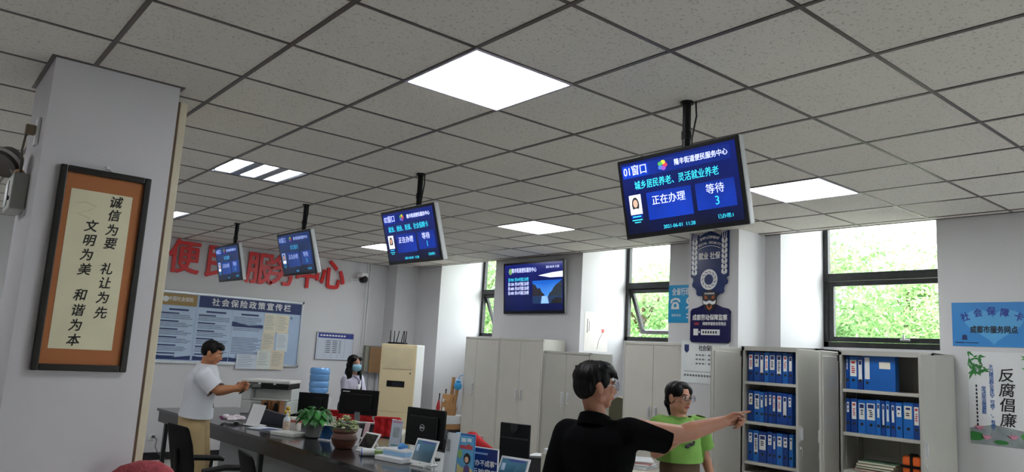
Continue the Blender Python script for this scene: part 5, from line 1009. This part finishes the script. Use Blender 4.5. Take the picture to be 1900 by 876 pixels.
# ------------------------------------------------------------------ people
Z3 = V((0, 0, 1)); RH = V((math.sin(YAW), -math.cos(YAW), 0)); FH = V((math.cos(YAW), math.sin(YAW), 0))   # to the photo's right, away from the camera
def skin_mat(c): return mat(c, .5, var=.05, scale=18, bump=.05, bscale=120)
def remesh(mb, vox, it=3, fac=.5):
    me = bpy.data.meshes.new('tmp'); bmesh.ops.recalc_face_normals(mb.b, faces=mb.b.faces[:]); mb.b.to_mesh(me); mb.b.free(); o = bpy.data.objects.new('tmp', me); COL.objects.link(o)
    m = o.modifiers.new('r', 'REMESH'); m.mode = 'VOXEL'; m.voxel_size = vox
    if it: s = o.modifiers.new('s', 'SMOOTH'); s.iterations = it; s.factor = fac
    r = eval_mesh(o); bpy.data.objects.remove(o); bpy.data.meshes.remove(me); return r
def place(name, me, mats, t, label=None):
    inv = t.matrix_world.inverted(); me.transform(inv); me.name = name
    for m in (mats if isinstance(mats, list) else [mats]): me.materials.append(m)
    for p in me.polygons: p.use_smooth = True
    o = bpy.data.objects.new(name, me); COL.objects.link(o); o.parent = t
    if label: o['label'] = label
    return o
class HF:
    """head frame: x to the head's right, y forward, z up"""
    def __init__(s, c, fwd, up=Z3, sc=1):
        s.c = V(c); s.y = V(fwd).normalized(); s.x = s.y.cross(V(up)).normalized(); s.z = s.x.cross(s.y); s.s = sc; s.ax = (s.x, s.y, s.z)
    def __call__(s, x, y, z): return s.c+(s.x*x+s.y*y+s.z*z)*s.s
    def ell(s, mb, c, r, **k): mb.ell(s(*c), [q*s.s for q in r], s.ax, **k)
def head_blobs(mb, h, fem=False):
    h.ell(mb, (0, -.014, .028), (.075, .094, .085), seg=24, ring=16); h.ell(mb, (0, .028, -.028), (.06 if not fem else .057, .064, .078), seg=24, ring=16)
    h.ell(mb, (0, .058, -.092), (.028 if not fem else .024, .026, .02)); h.ell(mb, (0, .02, -.07), (.045, .05, .034))
    for s in (-1, 1):
        h.ell(mb, (s*.038, .005, -.06), (.024, .045, .03)); h.ell(mb, (s*.036, .064, -.02), (.022, .02, .022)); h.ell(mb, (s*.077, -.006, -.012), (.009, .02, .033)); h.ell(mb, (s*.08, -.012, .0), (.008, .016, .02)); h.ell(mb, (s*.012, .096, -.034), (.009, .01, .008))
        h.ell(mb, (s*.03, .08, .02), (.022, .011, .007)); h.ell(mb, (s*.031, .078, .001), (.014, .011, .009))
    mb.caps(h(0, .086, .008), h(0, .106, -.03), .009*h.s, .012*h.s, 10)
    h.ell(mb, (0, .09, -.057), (.021, .011, .006)); h.ell(mb, (0, .088, -.066), (.018, .011, .007))
def hand(mb, wr, d, thumb, curls, tcurl=.4, sc=1.0, spread=.03):
    """palm, four fingers and a thumb; d = along the hand, thumb = towards the thumb side; curls = bend of the three joints of each finger in degrees; fingers bend towards the palm, thumb x d"""
    y = V(d).normalized(); x = (V(thumb)-y*V(thumb).dot(y)).normalized(); z = x.cross(y); P = lambda a, b, c: V(wr)+(x*a+y*b+z*c)*sc
    xs = (.028, .0095, -.0095, -.027); kn = (.083, .086, .082, .074); L_ = ((.042, .026, .022), (.046, .03, .024), (.042, .028, .023), (.033, .021, .02))
    for k in range(4):
        mb.caps(P(xs[k]*.55, .0, 0), P(xs[k], kn[k], 0), .0145*sc, .0125*sc, 10)
        p = P(xs[k], kn[k], 0); a = 0; lat = xs[k]*spread/.03*.9
        for q in range(3):
            a += math.radians(curls[k][q]); dd = (y*math.cos(a)-z*math.sin(a)+x*lat*(1 if q == 0 else .6)).normalized(); e = p+dd*L_[k][q]*sc
            r = (.0092, .0083, .0074)[q]*(1 if k < 3 else .88)*sc; mb.caps(p, e, r, r*.92, 10); p = e
    mb.caps(P(0, .02, -.004), P(0, .07, -.006), .018*sc, .016*sc, 10)
    b = P(.018, .018, -.006); m_ = P(.045, .05, -.014); mb.caps(b, m_, .0145*sc, .0115*sc, 10)
    e1 = m_+(x*.35*math.cos(tcurl)+y*.9-z*math.sin(tcurl)).normalized()*.033*sc; mb.caps(m_, e1, .0105*sc, .009*sc, 10)
    e2 = e1+(x*(.1-tcurl*.8)+y*.9-z*math.sin(tcurl)*1.2).normalized()*.026*sc; mb.caps(e1, e2, .0088*sc, .0072*sc, 10)
REST = [(18, 22, 14), (24, 26, 16), (28, 28, 18), (32, 28, 18)]
GRIP = [(55, 60, 35), (60, 65, 38), (62, 65, 38), (65, 62, 36)]
POINT = [(3, 4, 3), (62, 88, 45), (66, 88, 45), (68, 86, 45)]
def torso(P, ch, rt, fw, infl=0, sc=1, flat=1):
    ax = ch-P; L_ = lambda t, a, b, f=0: (P+ax*t+fw*f, rt*((a+infl)*sc), fw*((b+infl)*sc*flat))
    return [L_(-.12, .09, .085), L_(-.04, .155, .115), (L_(.12, .16, .118)), L_(.38, .138, .1), L_(.66, .155, .112, .005), L_(.88, .165, .105), L_(1.0, .14, .085), L_(1.08, .085, .066, .005), L_(1.15, .055, .056, .012)]
def person(label, base, P, ch, rt, fw, sh, el, wr, hands, hips, knees, ankles, h, skin, fem=False, asc=1.0, vox=.006, tsc=1.0):
    t = thing('person', label, 'person', (base[0], base[1], 0)); bpy.context.view_layer.update()
    mb = MB(); mb.loft(torso(P, ch, rt, fw, 0, tsc), 24); nb = ch+(h.c-ch)*.1
    mb.caps(P+(ch-P)*1.05, h(0, -.022, -.06), .056*tsc, .052*h.s, 16)
    head_blobs(mb, h, fem)
    for k in (0, 1):
        mb.caps(P+(ch-P)*.93+rt*(.1*(1 if k else -1)*tsc), sh[k], .06*asc, .056*asc); mb.caps(sh[k], el[k], .053*asc, .041*asc)
        f = el[k]+(wr[k]-el[k])*.28; mb.caps(el[k], f, .041*asc, .043*asc); mb.caps(f, wr[k], .043*asc, .027*asc); mb.caps(wr[k], wr[k]+(wr[k]-el[k]).normalized()*.015, .027*asc, .024*asc)
        hand(mb, wr[k], *hands[k])
        mb.caps(hips[k], knees[k], .082, .055); mb.caps(knees[k], knees[k]+(ankles[k]-knees[k])*.3, .054, .056); mb.caps(knees[k]+(ankles[k]-knees[k])*.3, ankles[k], .056, .036); mb.caps(ankles[k], ankles[k]+fw*.12-Z3*.035, .036, .03)
    me = remesh(mb, vox, 3, .45)
    b = place('body', me, [skin, mat('a85a55', .5, var=.05)], t)
    inv = t.matrix_world
    for pl in me.polygons:
        q = inv @ pl.center-h.c
        if q.length < .16*h.s:
            x, y, z = q.dot(h.x)/h.s, q.dot(h.y)/h.s, q.dot(h.z)/h.s
            if y > .08 and (x/.021)**2+((z+.0615)/.0105)**2 < 1: pl.material_index = 1
    for s in (-1, 1):
        mb = MB(); mb.mi = 0; h.ell(mb, (s*.031, .0805, .002), (.0125, .0115, .0075), seg=16, ring=10); mb.mi = 1; h.ell(mb, (s*.031, .0895, .002), (.0058, .004, .0062), seg=12, ring=8)
        me2 = bpy.data.meshes.new('eye'); bmesh.ops.recalc_face_normals(mb.b, faces=mb.b.faces[:]); mb.b.to_mesh(me2); mb.b.free(); place('eye', me2, [mat('e6e2de', .2, var=0), mat('1c1210', .15, var=0)], t)
        mb = MB(); mb.caps(h(s*.016, .0935, .022), h(s*.036, .089, .0275), .0035, .0035, 8); mb.caps(h(s*.036, .089, .0275), h(s*.05, .078, .022), .0035, .002, 8)
        me2 = bpy.data.meshes.new('eyebrow'); mb.b.to_mesh(me2); mb.b.free(); place('eyebrow', me2, HAIRM, t)
    return t
HAIRM = mat('060505', .5, var=.3, scale=30, bump=.2, bscale=160, spec=.2)
def hair(t, h, blobs, vox=.006, amp=.004, lines=()):
    mb = MB()
    for c, r in blobs: h.ell(mb, c, r, seg=24, ring=14)
    for a, b, r0, r1 in lines: mb.caps(h(*a), h(*b), r0*h.s, r1*h.s, 12)
    me = remesh(mb, vox, 3); 
    for v in me.vertices:
        q = v.co-h.c; a = math.atan2(q.dot(h.x), q.dot(h.y)); n = mnoise.noise(V((a*14, q.dot(h.z)*12, 0)))+.5*mnoise.noise(V((a*34, q.dot(h.z)*20, 3)))
        v.co += q.normalized()*n*amp
    return place('hair', me, HAIRM, t)
def cut(bm, co, no, geom=None):
    g = geom if geom is not None else bm.verts[:]+bm.edges[:]+bm.faces[:]
    bmesh.ops.bisect_plane(bm, geom=g, dist=.0001, plane_co=co, plane_no=no, clear_outer=geom is None)
def garment(name, t, mb, m, vox, hem=None, neck=None, sleeves=(), wr=.006, freq=9, label=None, seed=0, core=None):
    me = remesh(mb, vox, 4); bm = bmesh.new(); bm.from_mesh(me)
    bm.normal_update()
    for v in bm.verts:
        p = v.co+V((seed, 0, 0)); n = mnoise.noise(V((p.x*freq, p.y*freq, p.z*freq*.45)))+.5*mnoise.noise(V((p.x*freq*2.3, p.y*freq*2.3, p.z*freq*1.1+5))); v.co += v.normal*(n*wr+wr*.2)
    for co, no in ([hem] if hem else [])+([neck] if neck else []): cut(bm, co, no)
    def off(c):          # faces of the trunk are no sleeve
        if not core: return False
        a_, b_, r_ = core; e_ = (b_-a_).normalized(); q = c-a_; return (q-e_*q.dot(e_)).length < r_
    for axis_a, axis_b, rad in sleeves:       # cuff: cut across the arm at axis_b
        d = (axis_b-axis_a).normalized()
        def near(c): 
            if off(c): return False
            q = c-axis_b; al = q.dot(d); return al > -.06 and (q-d*al).length < rad
        fs = [f for f in bm.faces if near(f.calc_center_median())]; ge = list({e for f in fs for e in f.edges}); ve = list({v for f in fs for v in f.verts})
        bmesh.ops.bisect_plane(bm, geom=ve+ge+fs, dist=.0001, plane_co=axis_b, plane_no=d)
        kill = [f for f in bm.faces if not off(f.calc_center_median()) and (f.calc_center_median()-axis_b).dot(d) > .0005 and (lambda q: (q-d*q.dot(d)).length < rad and q.dot(d) < .16)(f.calc_center_median()-axis_b)]
        bmesh.ops.delete(bm, geom=kill, context='FACES')
    bm.to_mesh(me); bm.free(); return place(name, me, m, t, label)
def trousers(t, P, hips, knees, ankles, rt, fw, m, waist, leg=(.105, .085, .075), seed=0, tsc=1.0, ax=Z3):
    mb = MB(); s = [(P-ax*.06, rt*.12*tsc, fw*.11*tsc), (P-ax*.02, rt*.172*tsc, fw*.13*tsc), (P+ax*.06, rt*.175*tsc, fw*.132*tsc), (P+ax*.2, rt*.15*tsc, fw*.115*tsc), (P+ax*.3, rt*.145*tsc, fw*.11*tsc)]
    mb.loft(s, 24)
    for k in (0, 1): mb.caps(hips[k], knees[k], leg[0], leg[1]); mb.caps(knees[k], ankles[k]-Z3*.05, leg[1], leg[2])
    return garment('trousers', t, mb, m, .011, hem=None, neck=(waist, ax), wr=.005, freq=7, seed=seed, sleeves=[(knees[k], ankles[k]+Z3*.01, .13) for k in (0, 1)])
def shoes(t, ankles, fw, m):
    for a in ankles:
        rt = fw.cross(Z3); g = V((a.x, a.y, 0)); mb = MB()
        mb.loft([(g+Z3*.001+fw*.06, rt*.047, fw*.135), (g+Z3*.03+fw*.06, rt*.05, fw*.14), (g+Z3*.065+fw*.04, rt*.042, fw*.1), (g+Z3*.1+fw*.0, rt*.04, fw*.05)], 24)
        me = bpy.data.meshes.new('shoe'); bmesh.ops.recalc_face_normals(mb.b, faces=mb.b.faces[:]); mb.b.to_mesh(me); mb.b.free(); place('shoe', me, m, t)
def glasses(t, h, m, w=.031, r=(.024, .02), rnd=False, thick=.0018, tint=(.93, .95, .97, 1)):
    g = None
    mb = MB()
    for s in (-1, 1):
        ex = 1 if rnd else .55
        ring = [h(s*w+math.copysign(abs(math.cos(a))**ex, math.cos(a))*r[0], .108-.12*abs(s*w+math.cos(a)*r[0])*.35, .0+math.copysign(abs(math.sin(a))**ex, math.sin(a))*r[1]) for a in [2*PI*k/28 for k in range(29)]]
        mb.tube(ring, thick, 6, False); mb.tube([h(s*(w+r[0]), .1, .006), h(s*.073, .08, .008), h(s*.079, .0, .004), h(s*.079, -.02, -.006)], thick*.9, 6)
    mb.tube([h(-w+r[0], .108, .004), h(0, .112, .007), h(w-r[0], .108, .004)], thick, 6)
    me = bpy.data.meshes.new('g'); bmesh.ops.recalc_face_normals(mb.b, faces=mb.b.faces[:]); mb.b.to_mesh(me); mb.b.free(); g = place('glasses', me, m, t)
    for s in (-1, 1):
        mb = MB(); mb.loft([(h(s*w, .1045, 0), h.x*(r[0]*.97), h.z*(r[1]*.97)), (h(s*w, .1055, 0), h.x*(r[0]*.97), h.z*(r[1]*.97))], 24)
        me = bpy.data.meshes.new('lens'); bmesh.ops.recalc_face_normals(mb.b, faces=mb.b.faces[:]); mb.b.to_mesh(me); mb.b.free(); o = place('lens', me, glass_mat('spectacle_lens', tint), t); o.parent = g
    return g
def mixv(a, b, q): return (a*math.cos(q)+b*math.sin(q)).normalized()

# --- man in the black shirt, back to the camera, pointing to the right
D = 3.72; g0 = at(1100, 876, D); base = V((g0.x, g0.y, 0)); fw = mixv(FH, RH, math.radians(24)); rt = fw.cross(Z3)
sl, sr = at(1053, 803, D+.06), at(1170, 798, D-.08); ch = (sl+sr)/2+Z3*.005; P = V((base.x, base.y, .93))+(ch-V((base.x, base.y, ch.z)))*.4
el_r, wr_r = at(1262, 806, D+.03), at(1341, 783, D+.13); tip = at(1385, 772, D+.2)
el_l, wr_l = at(1030, 900, D+.02), at(1058, 985, D+.14)
hips = [P-rt*.085-Z3*.04, P+rt*.085-Z3*.04]; knees = [V((q.x, q.y, .49))+fw*.02+rt*.02*s for q, s in zip(hips, (-1, 1))]; ank = [V((q.x, q.y, .085))+rt*.03*s for q, s in zip(hips, (-1, 1))]
hd = HF(at(1106, 715, D), mixv(RH, FH, math.radians(14)), Z3, .97)
SK1 = skin_mat('a8745c')
pd = (tip-wr_r).normalized()
man = person('man in a black short-sleeved shirt with round glasses, back turned, pointing right', base, P, ch, rt, fw, [sl, sr], [el_l, el_r], [wr_l, wr_r],
    [((wr_l-el_l), fw, REST), (pd, (Z3*.75-fw*.55), POINT, .9)], hips, knees, ank, hd, SK1, asc=1.12, tsc=.94, vox=.0055)
hair(man, hd, [((0, -.026, .042), (.085, .099, .084)), ((0, .05, .068), (.05, .04, .042)), ((0, .015, .08), (.08, .075, .046)), ((0, -.06, -.0), (.076, .062, .075)), ((0, .035, .08), (.07, .058, .042)), ((.02, .068, .066), (.045, .03, .026)), ((-.025, .066, .066), (.045, .03, .026)), ((.066, .014, .03), (.02, .034, .045)), ((-.066, .014, .03), (.02, .034, .045))], amp=.005,
    lines=[((.035, .085, .06), (.04, .098, .035), .014, .005), ((0, .088, .062), (.01, .103, .04), .014, .005), ((-.035, .085, .06), (-.03, .098, .037), .014, .005), ((-.02, -.09, .09), (-.03, -.12, .095), .006, .002)])
BLK = mat('08080a', 1, var=.1, scale=10, bump=.15, bscale=250, spec=.1)
mb = MB(); mb.loft(torso(P, ch, rt, fw, .03, 1.0), 28)
se_r = sr+(el_r-sr)*.66-Z3*.012; se_l = sl+(el_l-sl)*.85
for s, e, sg in ((sl, se_l, -1), (sr, se_r, 1)):
    mb.caps(ch-Z3*.035+rt*.07*sg, s, .078, .07); mb.caps(s-Z3*.01, s+(e-s)*1.3, .074, .093 if sg > 0 else .08)
mb.loft([(P-Z3*.25, rt*.19, fw*.15), (P-Z3*.05, rt*.19, fw*.15), (P+(ch-P)*.4, rt*.17, fw*.135)], 28)
garment('shirt', man, mb, BLK, .01, hem=(P-Z3*.14, -Z3), neck=(ch+(ch-P).normalized()*.06+fw*.0, (Z3*.85+fw*.5)), sleeves=[(sl, se_l, .15), (sr, se_r, .15)], wr=.008, freq=8, seed=2)
nk = ch+(hd(0, -.022, -.06)-ch)*.42; ncx = nk
mb = MB(); ring = []
for z, r, k in ((-.045, .083, 0), (-.015, .078, 0), (.008, .074, 0), (.012, .079, 0), (-.015, .088, 0), (-.045, .098, 0)): ring.append((ncx+Z3*(z-.012)-fw*(.004+z*.1), rt*r, fw*r*.95-Z3*.03))
seg = 28; vs = []
for c, a, b in ring: vs += [c+a*math.cos(2*PI*k/seg)+b*math.sin(2*PI*k/seg) for k in range(seg)]
mb._new(vs, [(i*seg+k, i*seg+(k+1) % seg, (i+1)*seg+(k+1) % seg, (i+1)*seg+k) for i in range(5) for k in range(seg)])
me = bpy.data.meshes.new('collar'); bmesh.ops.recalc_face_normals(mb.b, faces=mb.b.faces[:]); mb.b.to_mesh(me); mb.b.free(); place('collar', me, BLK, man)
trousers(man, P, hips, knees, ank, rt, fw, mat('26282e', .85, var=.1), P+Z3*.12); shoes(man, ank, fw, mat('d5d5d5', .5))
glasses(man, hd, mat('b9bcc4', .25, .8, var=0), r=(.024, .022), rnd=True, thick=.0012, tint=(.8, .84, .95, 1))

# --- woman in the green T-shirt, looking to the right
D = 5.3; g0 = at(1262, 876, D); base = V((g0.x, g0.y, 0)); fw = mixv(RH, -FH, math.radians(42)); rt = fw.cross(Z3)
sr, sl = at(1222, 788, D-.1), at(1297, 786, D+.1); ch = (sl+sr)/2+Z3*.005; P = V((base.x, base.y, .9))*.7+V((ch.x, ch.y, .9))*.3
el_l, wr_l = at(1308, 847, D+.12), at(1324, 900, D+.05); el_r, wr_r = at(1216, 842, D-.2), at(1262, 816, D-.36)
hips = [P-rt*.085-Z3*.04, P+rt*.085-Z3*.04]; knees = [V((q.x, q.y, .47))+fw*.03 for q in hips]; ank = [V((q.x, q.y, .085)) for q in hips]
hd = HF(at(1260, 738, D), mixv(RH, -FH, math.radians(56)), Z3+RH*.05, .95)
SK2 = skin_mat('b07e66')
wom = person('woman in a bright green T-shirt and black glasses, looking to the right', base, P, ch, rt, fw, [sl, sr], [el_l, el_r], [wr_l, wr_r], [((wr_l-el_l), fw, REST, .4, .92), ((wr_r-el_r), Z3, REST, .4, .92)], hips, knees, ank, hd, SK2, fem=True, asc=.84, tsc=.92)
hair(wom, hd, [((0, -.03, .04), (.083, .094, .083)), ((0, -.055, -.005), (.075, .06, .06)), ((.05, .02, .05), (.036, .058, .05)), ((-.05, .02, .05), (.036, .058, .05)), ((0, .02, .085), (.066, .054, .036)), ((0, -.105, -.045), (.035, .035, .04))], amp=.002,
    lines=[((0, -.1, -.06), (0, -.085, -.13), .025, .012), ((.07, .0, .0), (.068, -.02, -.04), .014, .006), ((-.07, .0, .0), (-.068, -.02, -.04), .014, .006)])
GRN = mat('6f9c45', .85, var=.06, scale=8, bump=.15, bscale=250)
mb = MB(); mb.loft(torso(P, ch, rt, fw, .025, .95), 28); mb.loft([(P+(ch-P)*.02, rt*.15, fw*.12), (P+(ch-P)*.22, rt*.195, fw*.16), (P+(ch-P)*.5, rt*.185, fw*.145), (P+(ch-P)*.8, rt*.16, fw*.12)], 28)
se_l = sl+(el_l-sl)*.72; se_r = sr+(el_r-sr)*.75
for s, e, sg in ((sl, se_l, -1), (sr, se_r, 1)): mb.caps(ch-Z3*.03+rt*.07*sg, s, .07, .068); mb.caps(s, s+(e-s)*1.25, .066, .078)
sh_ = garment('t_shirt', wom, mb, GRN, .009, hem=(P+(ch-P)*.27, -Z3), neck=(ch+(ch-P).normalized()*.066, (Z3*.97+fw*.2)), sleeves=[(sl, se_l, .11), (sr, se_r, .11)], core=(P, ch, .2), wr=.007, freq=9, seed=5)
c0 = P+(ch-P)*.5+fw*.142
mb = MB()
for x, z, a, b in ((-.02, .0, .06, .012), (.035, -.012, .04, .014), (-.05, .012, .02, .01)): mb.ell(c0+rt*(x+.09)+Z3*(z+.05)-fw*.012, (a*.8, .012, b), (rt, fw, Z3))
me = bpy.data.meshes.new('print'); mb.b.to_mesh(me); mb.b.free(); o = place('black_print', me, mat('15171a', .8), wom); 
trousers(wom, P, hips, knees, ank, rt, fw, mat('54422f', .85, var=.1), P+(ch-P)*.4, tsc=.97); shoes(wom, ank, fw, mat('33302e', .5))
glasses(wom, hd, mat('120f10', .3, var=0), r=(.0265, .0225), thick=.0015)

# --- man in the white shirt leaning over the far counter
D = 6.75; g0 = at(352, 876, D); base = V((g0.x, g0.y, 0)); fw = mixv(RH, FH, math.radians(6)); rt = fw.cross(Z3)
ch = at(380, 690, D+.0); P = at(360, 785, D); sr, sl = at(377, 698, D-.16), at(385, 697, D+.17)
el_r, wr_r = at(402, 724, D-.15), at(437, 720, D-.03); el_l, wr_l = at(405, 727, D+.12), at(436, 722, D+.06)
hips = [P-rt*.085-Z3*.04, P+rt*.085-Z3*.04]; knees = [V((base.x, base.y, .48))+rt*.09*s+fw*.05 for s in (-1, 1)]; ank = [V((base.x, base.y, .085))+rt*.1*s for s in (-1, 1)]
hd = HF(at(394, 655, D), (fw-Z3*.28), Z3, .9)
SK3 = skin_mat('a9714f')
mw = person('man in a white polo shirt and khaki trousers bending over the far counter', base, P, ch, rt, fw, [sl, sr], [el_l, el_r], [wr_l, wr_r], [((wr_l-el_l), (Z3-rt*.0), GRIP, .8), ((wr_r-el_r), (Z3), GRIP, .8)], hips, knees, ank, hd, SK3, asc=.95)
hair(mw, hd, [((0, -.024, .042), (.083, .097, .083)), ((0, -.055, .005), (.076, .06, .06)), ((0, .045, .08), (.06, .05, .036)), ((.066, .01, .035), (.018, .03, .04)), ((-.066, .01, .035), (.018, .03, .04)), ((0, .08, .07), (.045, .022, .018))], amp=.004)
WSH = mat('cdd0d8', .85, var=.03, bump=.15, bscale=200)
ax = (ch-P).normalized(); mb = MB(); mb.loft(torso(P, ch, rt, fw, .028, 1.0), 28); mb.loft([(P-Z3*.1-fw*.01, rt*.2, fw*.14), (P+ax*.05, rt*.195, fw*.135), (P+(ch-P)*.5, rt*.18, fw*.132), (P+(ch-P)*.85, rt*.17, fw*.118)], 28)
se_l = sl+(el_l-sl)*.8; se_r = sr+(el_r-sr)*.85
for s, e, sg in ((sl, se_l, -1), (sr, se_r, 1)): mb.caps(ch-Z3*.03+rt*.07*sg, s, .08, .076); mb.caps(s, s+(e-s)*1.3, .072, .08)
garment('polo_shirt', mw, mb, WSH, .01, hem=(P+Z3*.06, (-Z3-fw*.12).normalized()), neck=(ch+ax*.1, ax+fw*.12), sleeves=[(sl, se_l, .11), (sr, se_r, .11)], wr=.009, freq=7, seed=9)
trousers(mw, P, hips, knees, ank, rt, fw, mat('a58f68', .85, var=.08), P+Z3*.16, leg=(.115, .1, .085)); shoes(mw, ank, fw, mat('3a2f28', .5))
nk = ch+(hd(0, -.022, -.06)-ch)*.35; mb = MB(); mb.loft([(nk-ax*.05, rt*.1, fw*.1), (nk-ax*.01, rt*.085, fw*.088-Z3*.02), (nk+ax*.022-fw*.005, rt*.074, fw*.076-Z3*.03), (nk+ax*.02-fw*.005, rt*.066, fw*.068-Z3*.03)], 24); me = bpy.data.meshes.new('collar'); bmesh.ops.recalc_face_normals(mb.b, faces=mb.b.faces[:]); mb.b.to_mesh(me); mb.b.free(); place('collar', me, WSH, mw)
p = (wr_r+wr_l)/2+fw*.1
t = thing('phone', 'dark phone held in the hands of the man in white', 'phone', p, frame(math.atan2(-RH.y, -RH.x), -.9)); obj('body', MB().span((-.035, -.07, -.004), (.035, .07, .004), .003), BLACKP, t); obj('screen', MB().span((-.032, -.064, .004), (.032, .064, .0045)), mat('1c2430', .1, emit=.1), t)

# --- woman with long hair and a face mask behind the far monitor
D = 10.1; g0 = at(655, 876, D); base = V((g0.x, g0.y, 0)); fw = mixv(-FH, RH, math.radians(48)); rt = fw.cross(Z3)
sr, sl = at(643, 702, D-.08), at(666, 702, D+.1); ch = (sl+sr)/2+Z3*.01; P = V((ch.x, ch.y, .9))
el_r, wr_r = at(641, 738, D-.14), at(653, 752, D-.28); el_l, wr_l = at(672, 740, D+.12), at(668, 758, D-.05)
hips = [P-rt*.085-Z3*.04, P+rt*.085-Z3*.04]; knees = [V((q.x, q.y, .46)) for q in hips]; ank = [V((q.x, q.y, .085)) for q in hips]
hd = HF(at(658, 675, D), mixv(-FH, RH, math.radians(50)), Z3, .93)
ws = person('woman with long black hair, face mask and white blouse near the air conditioner', base, P, ch, rt, fw, [sl, sr], [el_l, el_r], [wr_l, wr_r], [((wr_l-el_l), rt*-1+fw*.2, REST, .4, .9), ((wr_r-el_r), fw, REST, .4, .9)], hips, knees, ank, hd, skin_mat('b98670'), fem=True, asc=.84, tsc=.9, vox=.008)
hair(ws, hd, [((0, -.03, .045), (.09, .098, .086)), ((0, -.06, -.03), (.09, .06, .1)), ((0, -.07, -.13), (.1, .05, .12)), ((.075, .0, -.02), (.025, .05, .09)), ((-.075, .0, -.02), (.025, .05, .09)), ((.08, .02, -.14), (.03, .035, .1)), ((-.085, .02, -.14), (.03, .035, .1)), ((.05, .055, .07), (.04, .03, .03)), ((-.05, .055, .07), (.04, .03, .03))], vox=.008, amp=.006,
    lines=[((-.09, .03, -.13), (-.08, .1, -.36), .03, .012), ((.09, .0, -.13), (.13, .0, -.36), .04, .02), ((0, -.08, -.2), (0, -.09, -.32), .07, .03)])
mb = MB(); mb.loft([(hd(0, .03, -.108), hd.x*.03, hd.y*.045), (hd(0, .045, -.085), hd.x*.06, hd.y*.062), (hd(0, .048, -.045), hd.x*.067, hd.y*.07), (hd(0, .04, -.015), hd.x*.066, hd.y*.073), (hd(0, .045, -.008), hd.x*.04, hd.y*.065)], 24)
me = bpy.data.meshes.new('mask'); bmesh.ops.recalc_face_normals(mb.b, faces=mb.b.faces[:]); mb.b.to_mesh(me); mb.b.free(); place('face_mask', me, mat('8fc4dc', .7, var=.05, bump=.2, bscale=60), ws)
mb = MB(); mb.loft(torso(P, ch, rt, fw, .025, .93), 28); se_l = sl+(el_l-sl)*.7; se_r = sr+(el_r-sr)*.7
for s, e, sg in ((sl, se_l, -1), (sr, se_r, 1)): mb.caps(ch-Z3*.03+rt*.07*sg, s, .062, .06); mb.caps(s, s+(e-s)*1.25, .06, .072)
garment('blouse', ws, mb, mat('cfcbe0', .85, var=.03), .01, hem=(P-Z3*.05, -Z3), neck=(ch+Z3*.062, (Z3*.95+fw*.3)), sleeves=[(sl, se_l, .12), (sr, se_r, .12)], wr=.006, freq=9, seed=3)
trousers(ws, P, hips, knees, ank, rt, fw, mat('2a2c36', .85, var=.1), P+Z3*.1, tsc=.95); shoes(ws, ank, fw, mat('26242a', .5))
c0 = P+(ch-P)*.72+fw*.13
mb = MB().tube([ch+Z3*.03-rt*.05+fw*.07, c0+Z3*.08-rt*.02+fw*.012, c0+fw*.012, c0+Z3*.08+rt*.02+fw*.012, ch+Z3*.03+rt*.05+fw*.07], .006, 6); me = bpy.data.meshes.new('l'); mb.b.to_mesh(me); mb.b.free(); place('lanyard', me, mat('20243a', .6), ws)
mb = MB(); mb.ell(c0-Z3*.02+fw*.016, (.03, .006, .034), (rt, fw, Z3)); me = bpy.data.meshes.new('b'); mb.b.to_mesh(me); mb.b.free(); place('badge', me, mat('e4e6ea', .4), ws)

# ------------------------------------------------------------------ lettering becomes mesh
dg = bpy.context.evaluated_depsgraph_get()
for o, bw in TEXTS:
    me = bpy.data.meshes.new_from_object(o.evaluated_get(dg)); me.name = o.name
    if bw:                                   # heavier strokes: the glyph repeated around itself
        b = bmesh.new(); b.from_mesh(me)
        for k in range(6): b.from_mesh(me)
        n0 = len(me.vertices); b.verts.ensure_lookup_table()
        for k in range(6):
            a = k*PI/3+.26
            for v in b.verts[n0*(k+1):n0*(k+2)]: v.co += V((math.cos(a)*bw, math.sin(a)*bw, -.00004*(k+1)))
        b.to_mesh(me); b.free()
    nm, par, ml = o.name, o.parent, o.matrix_local.copy(); cu = o.data
    bpy.data.objects.remove(o); bpy.data.curves.remove(cu); n = bpy.data.objects.new(nm, me); COL.objects.link(n); n.parent = par; n.matrix_local = ml
bpy.context.view_layer.update()
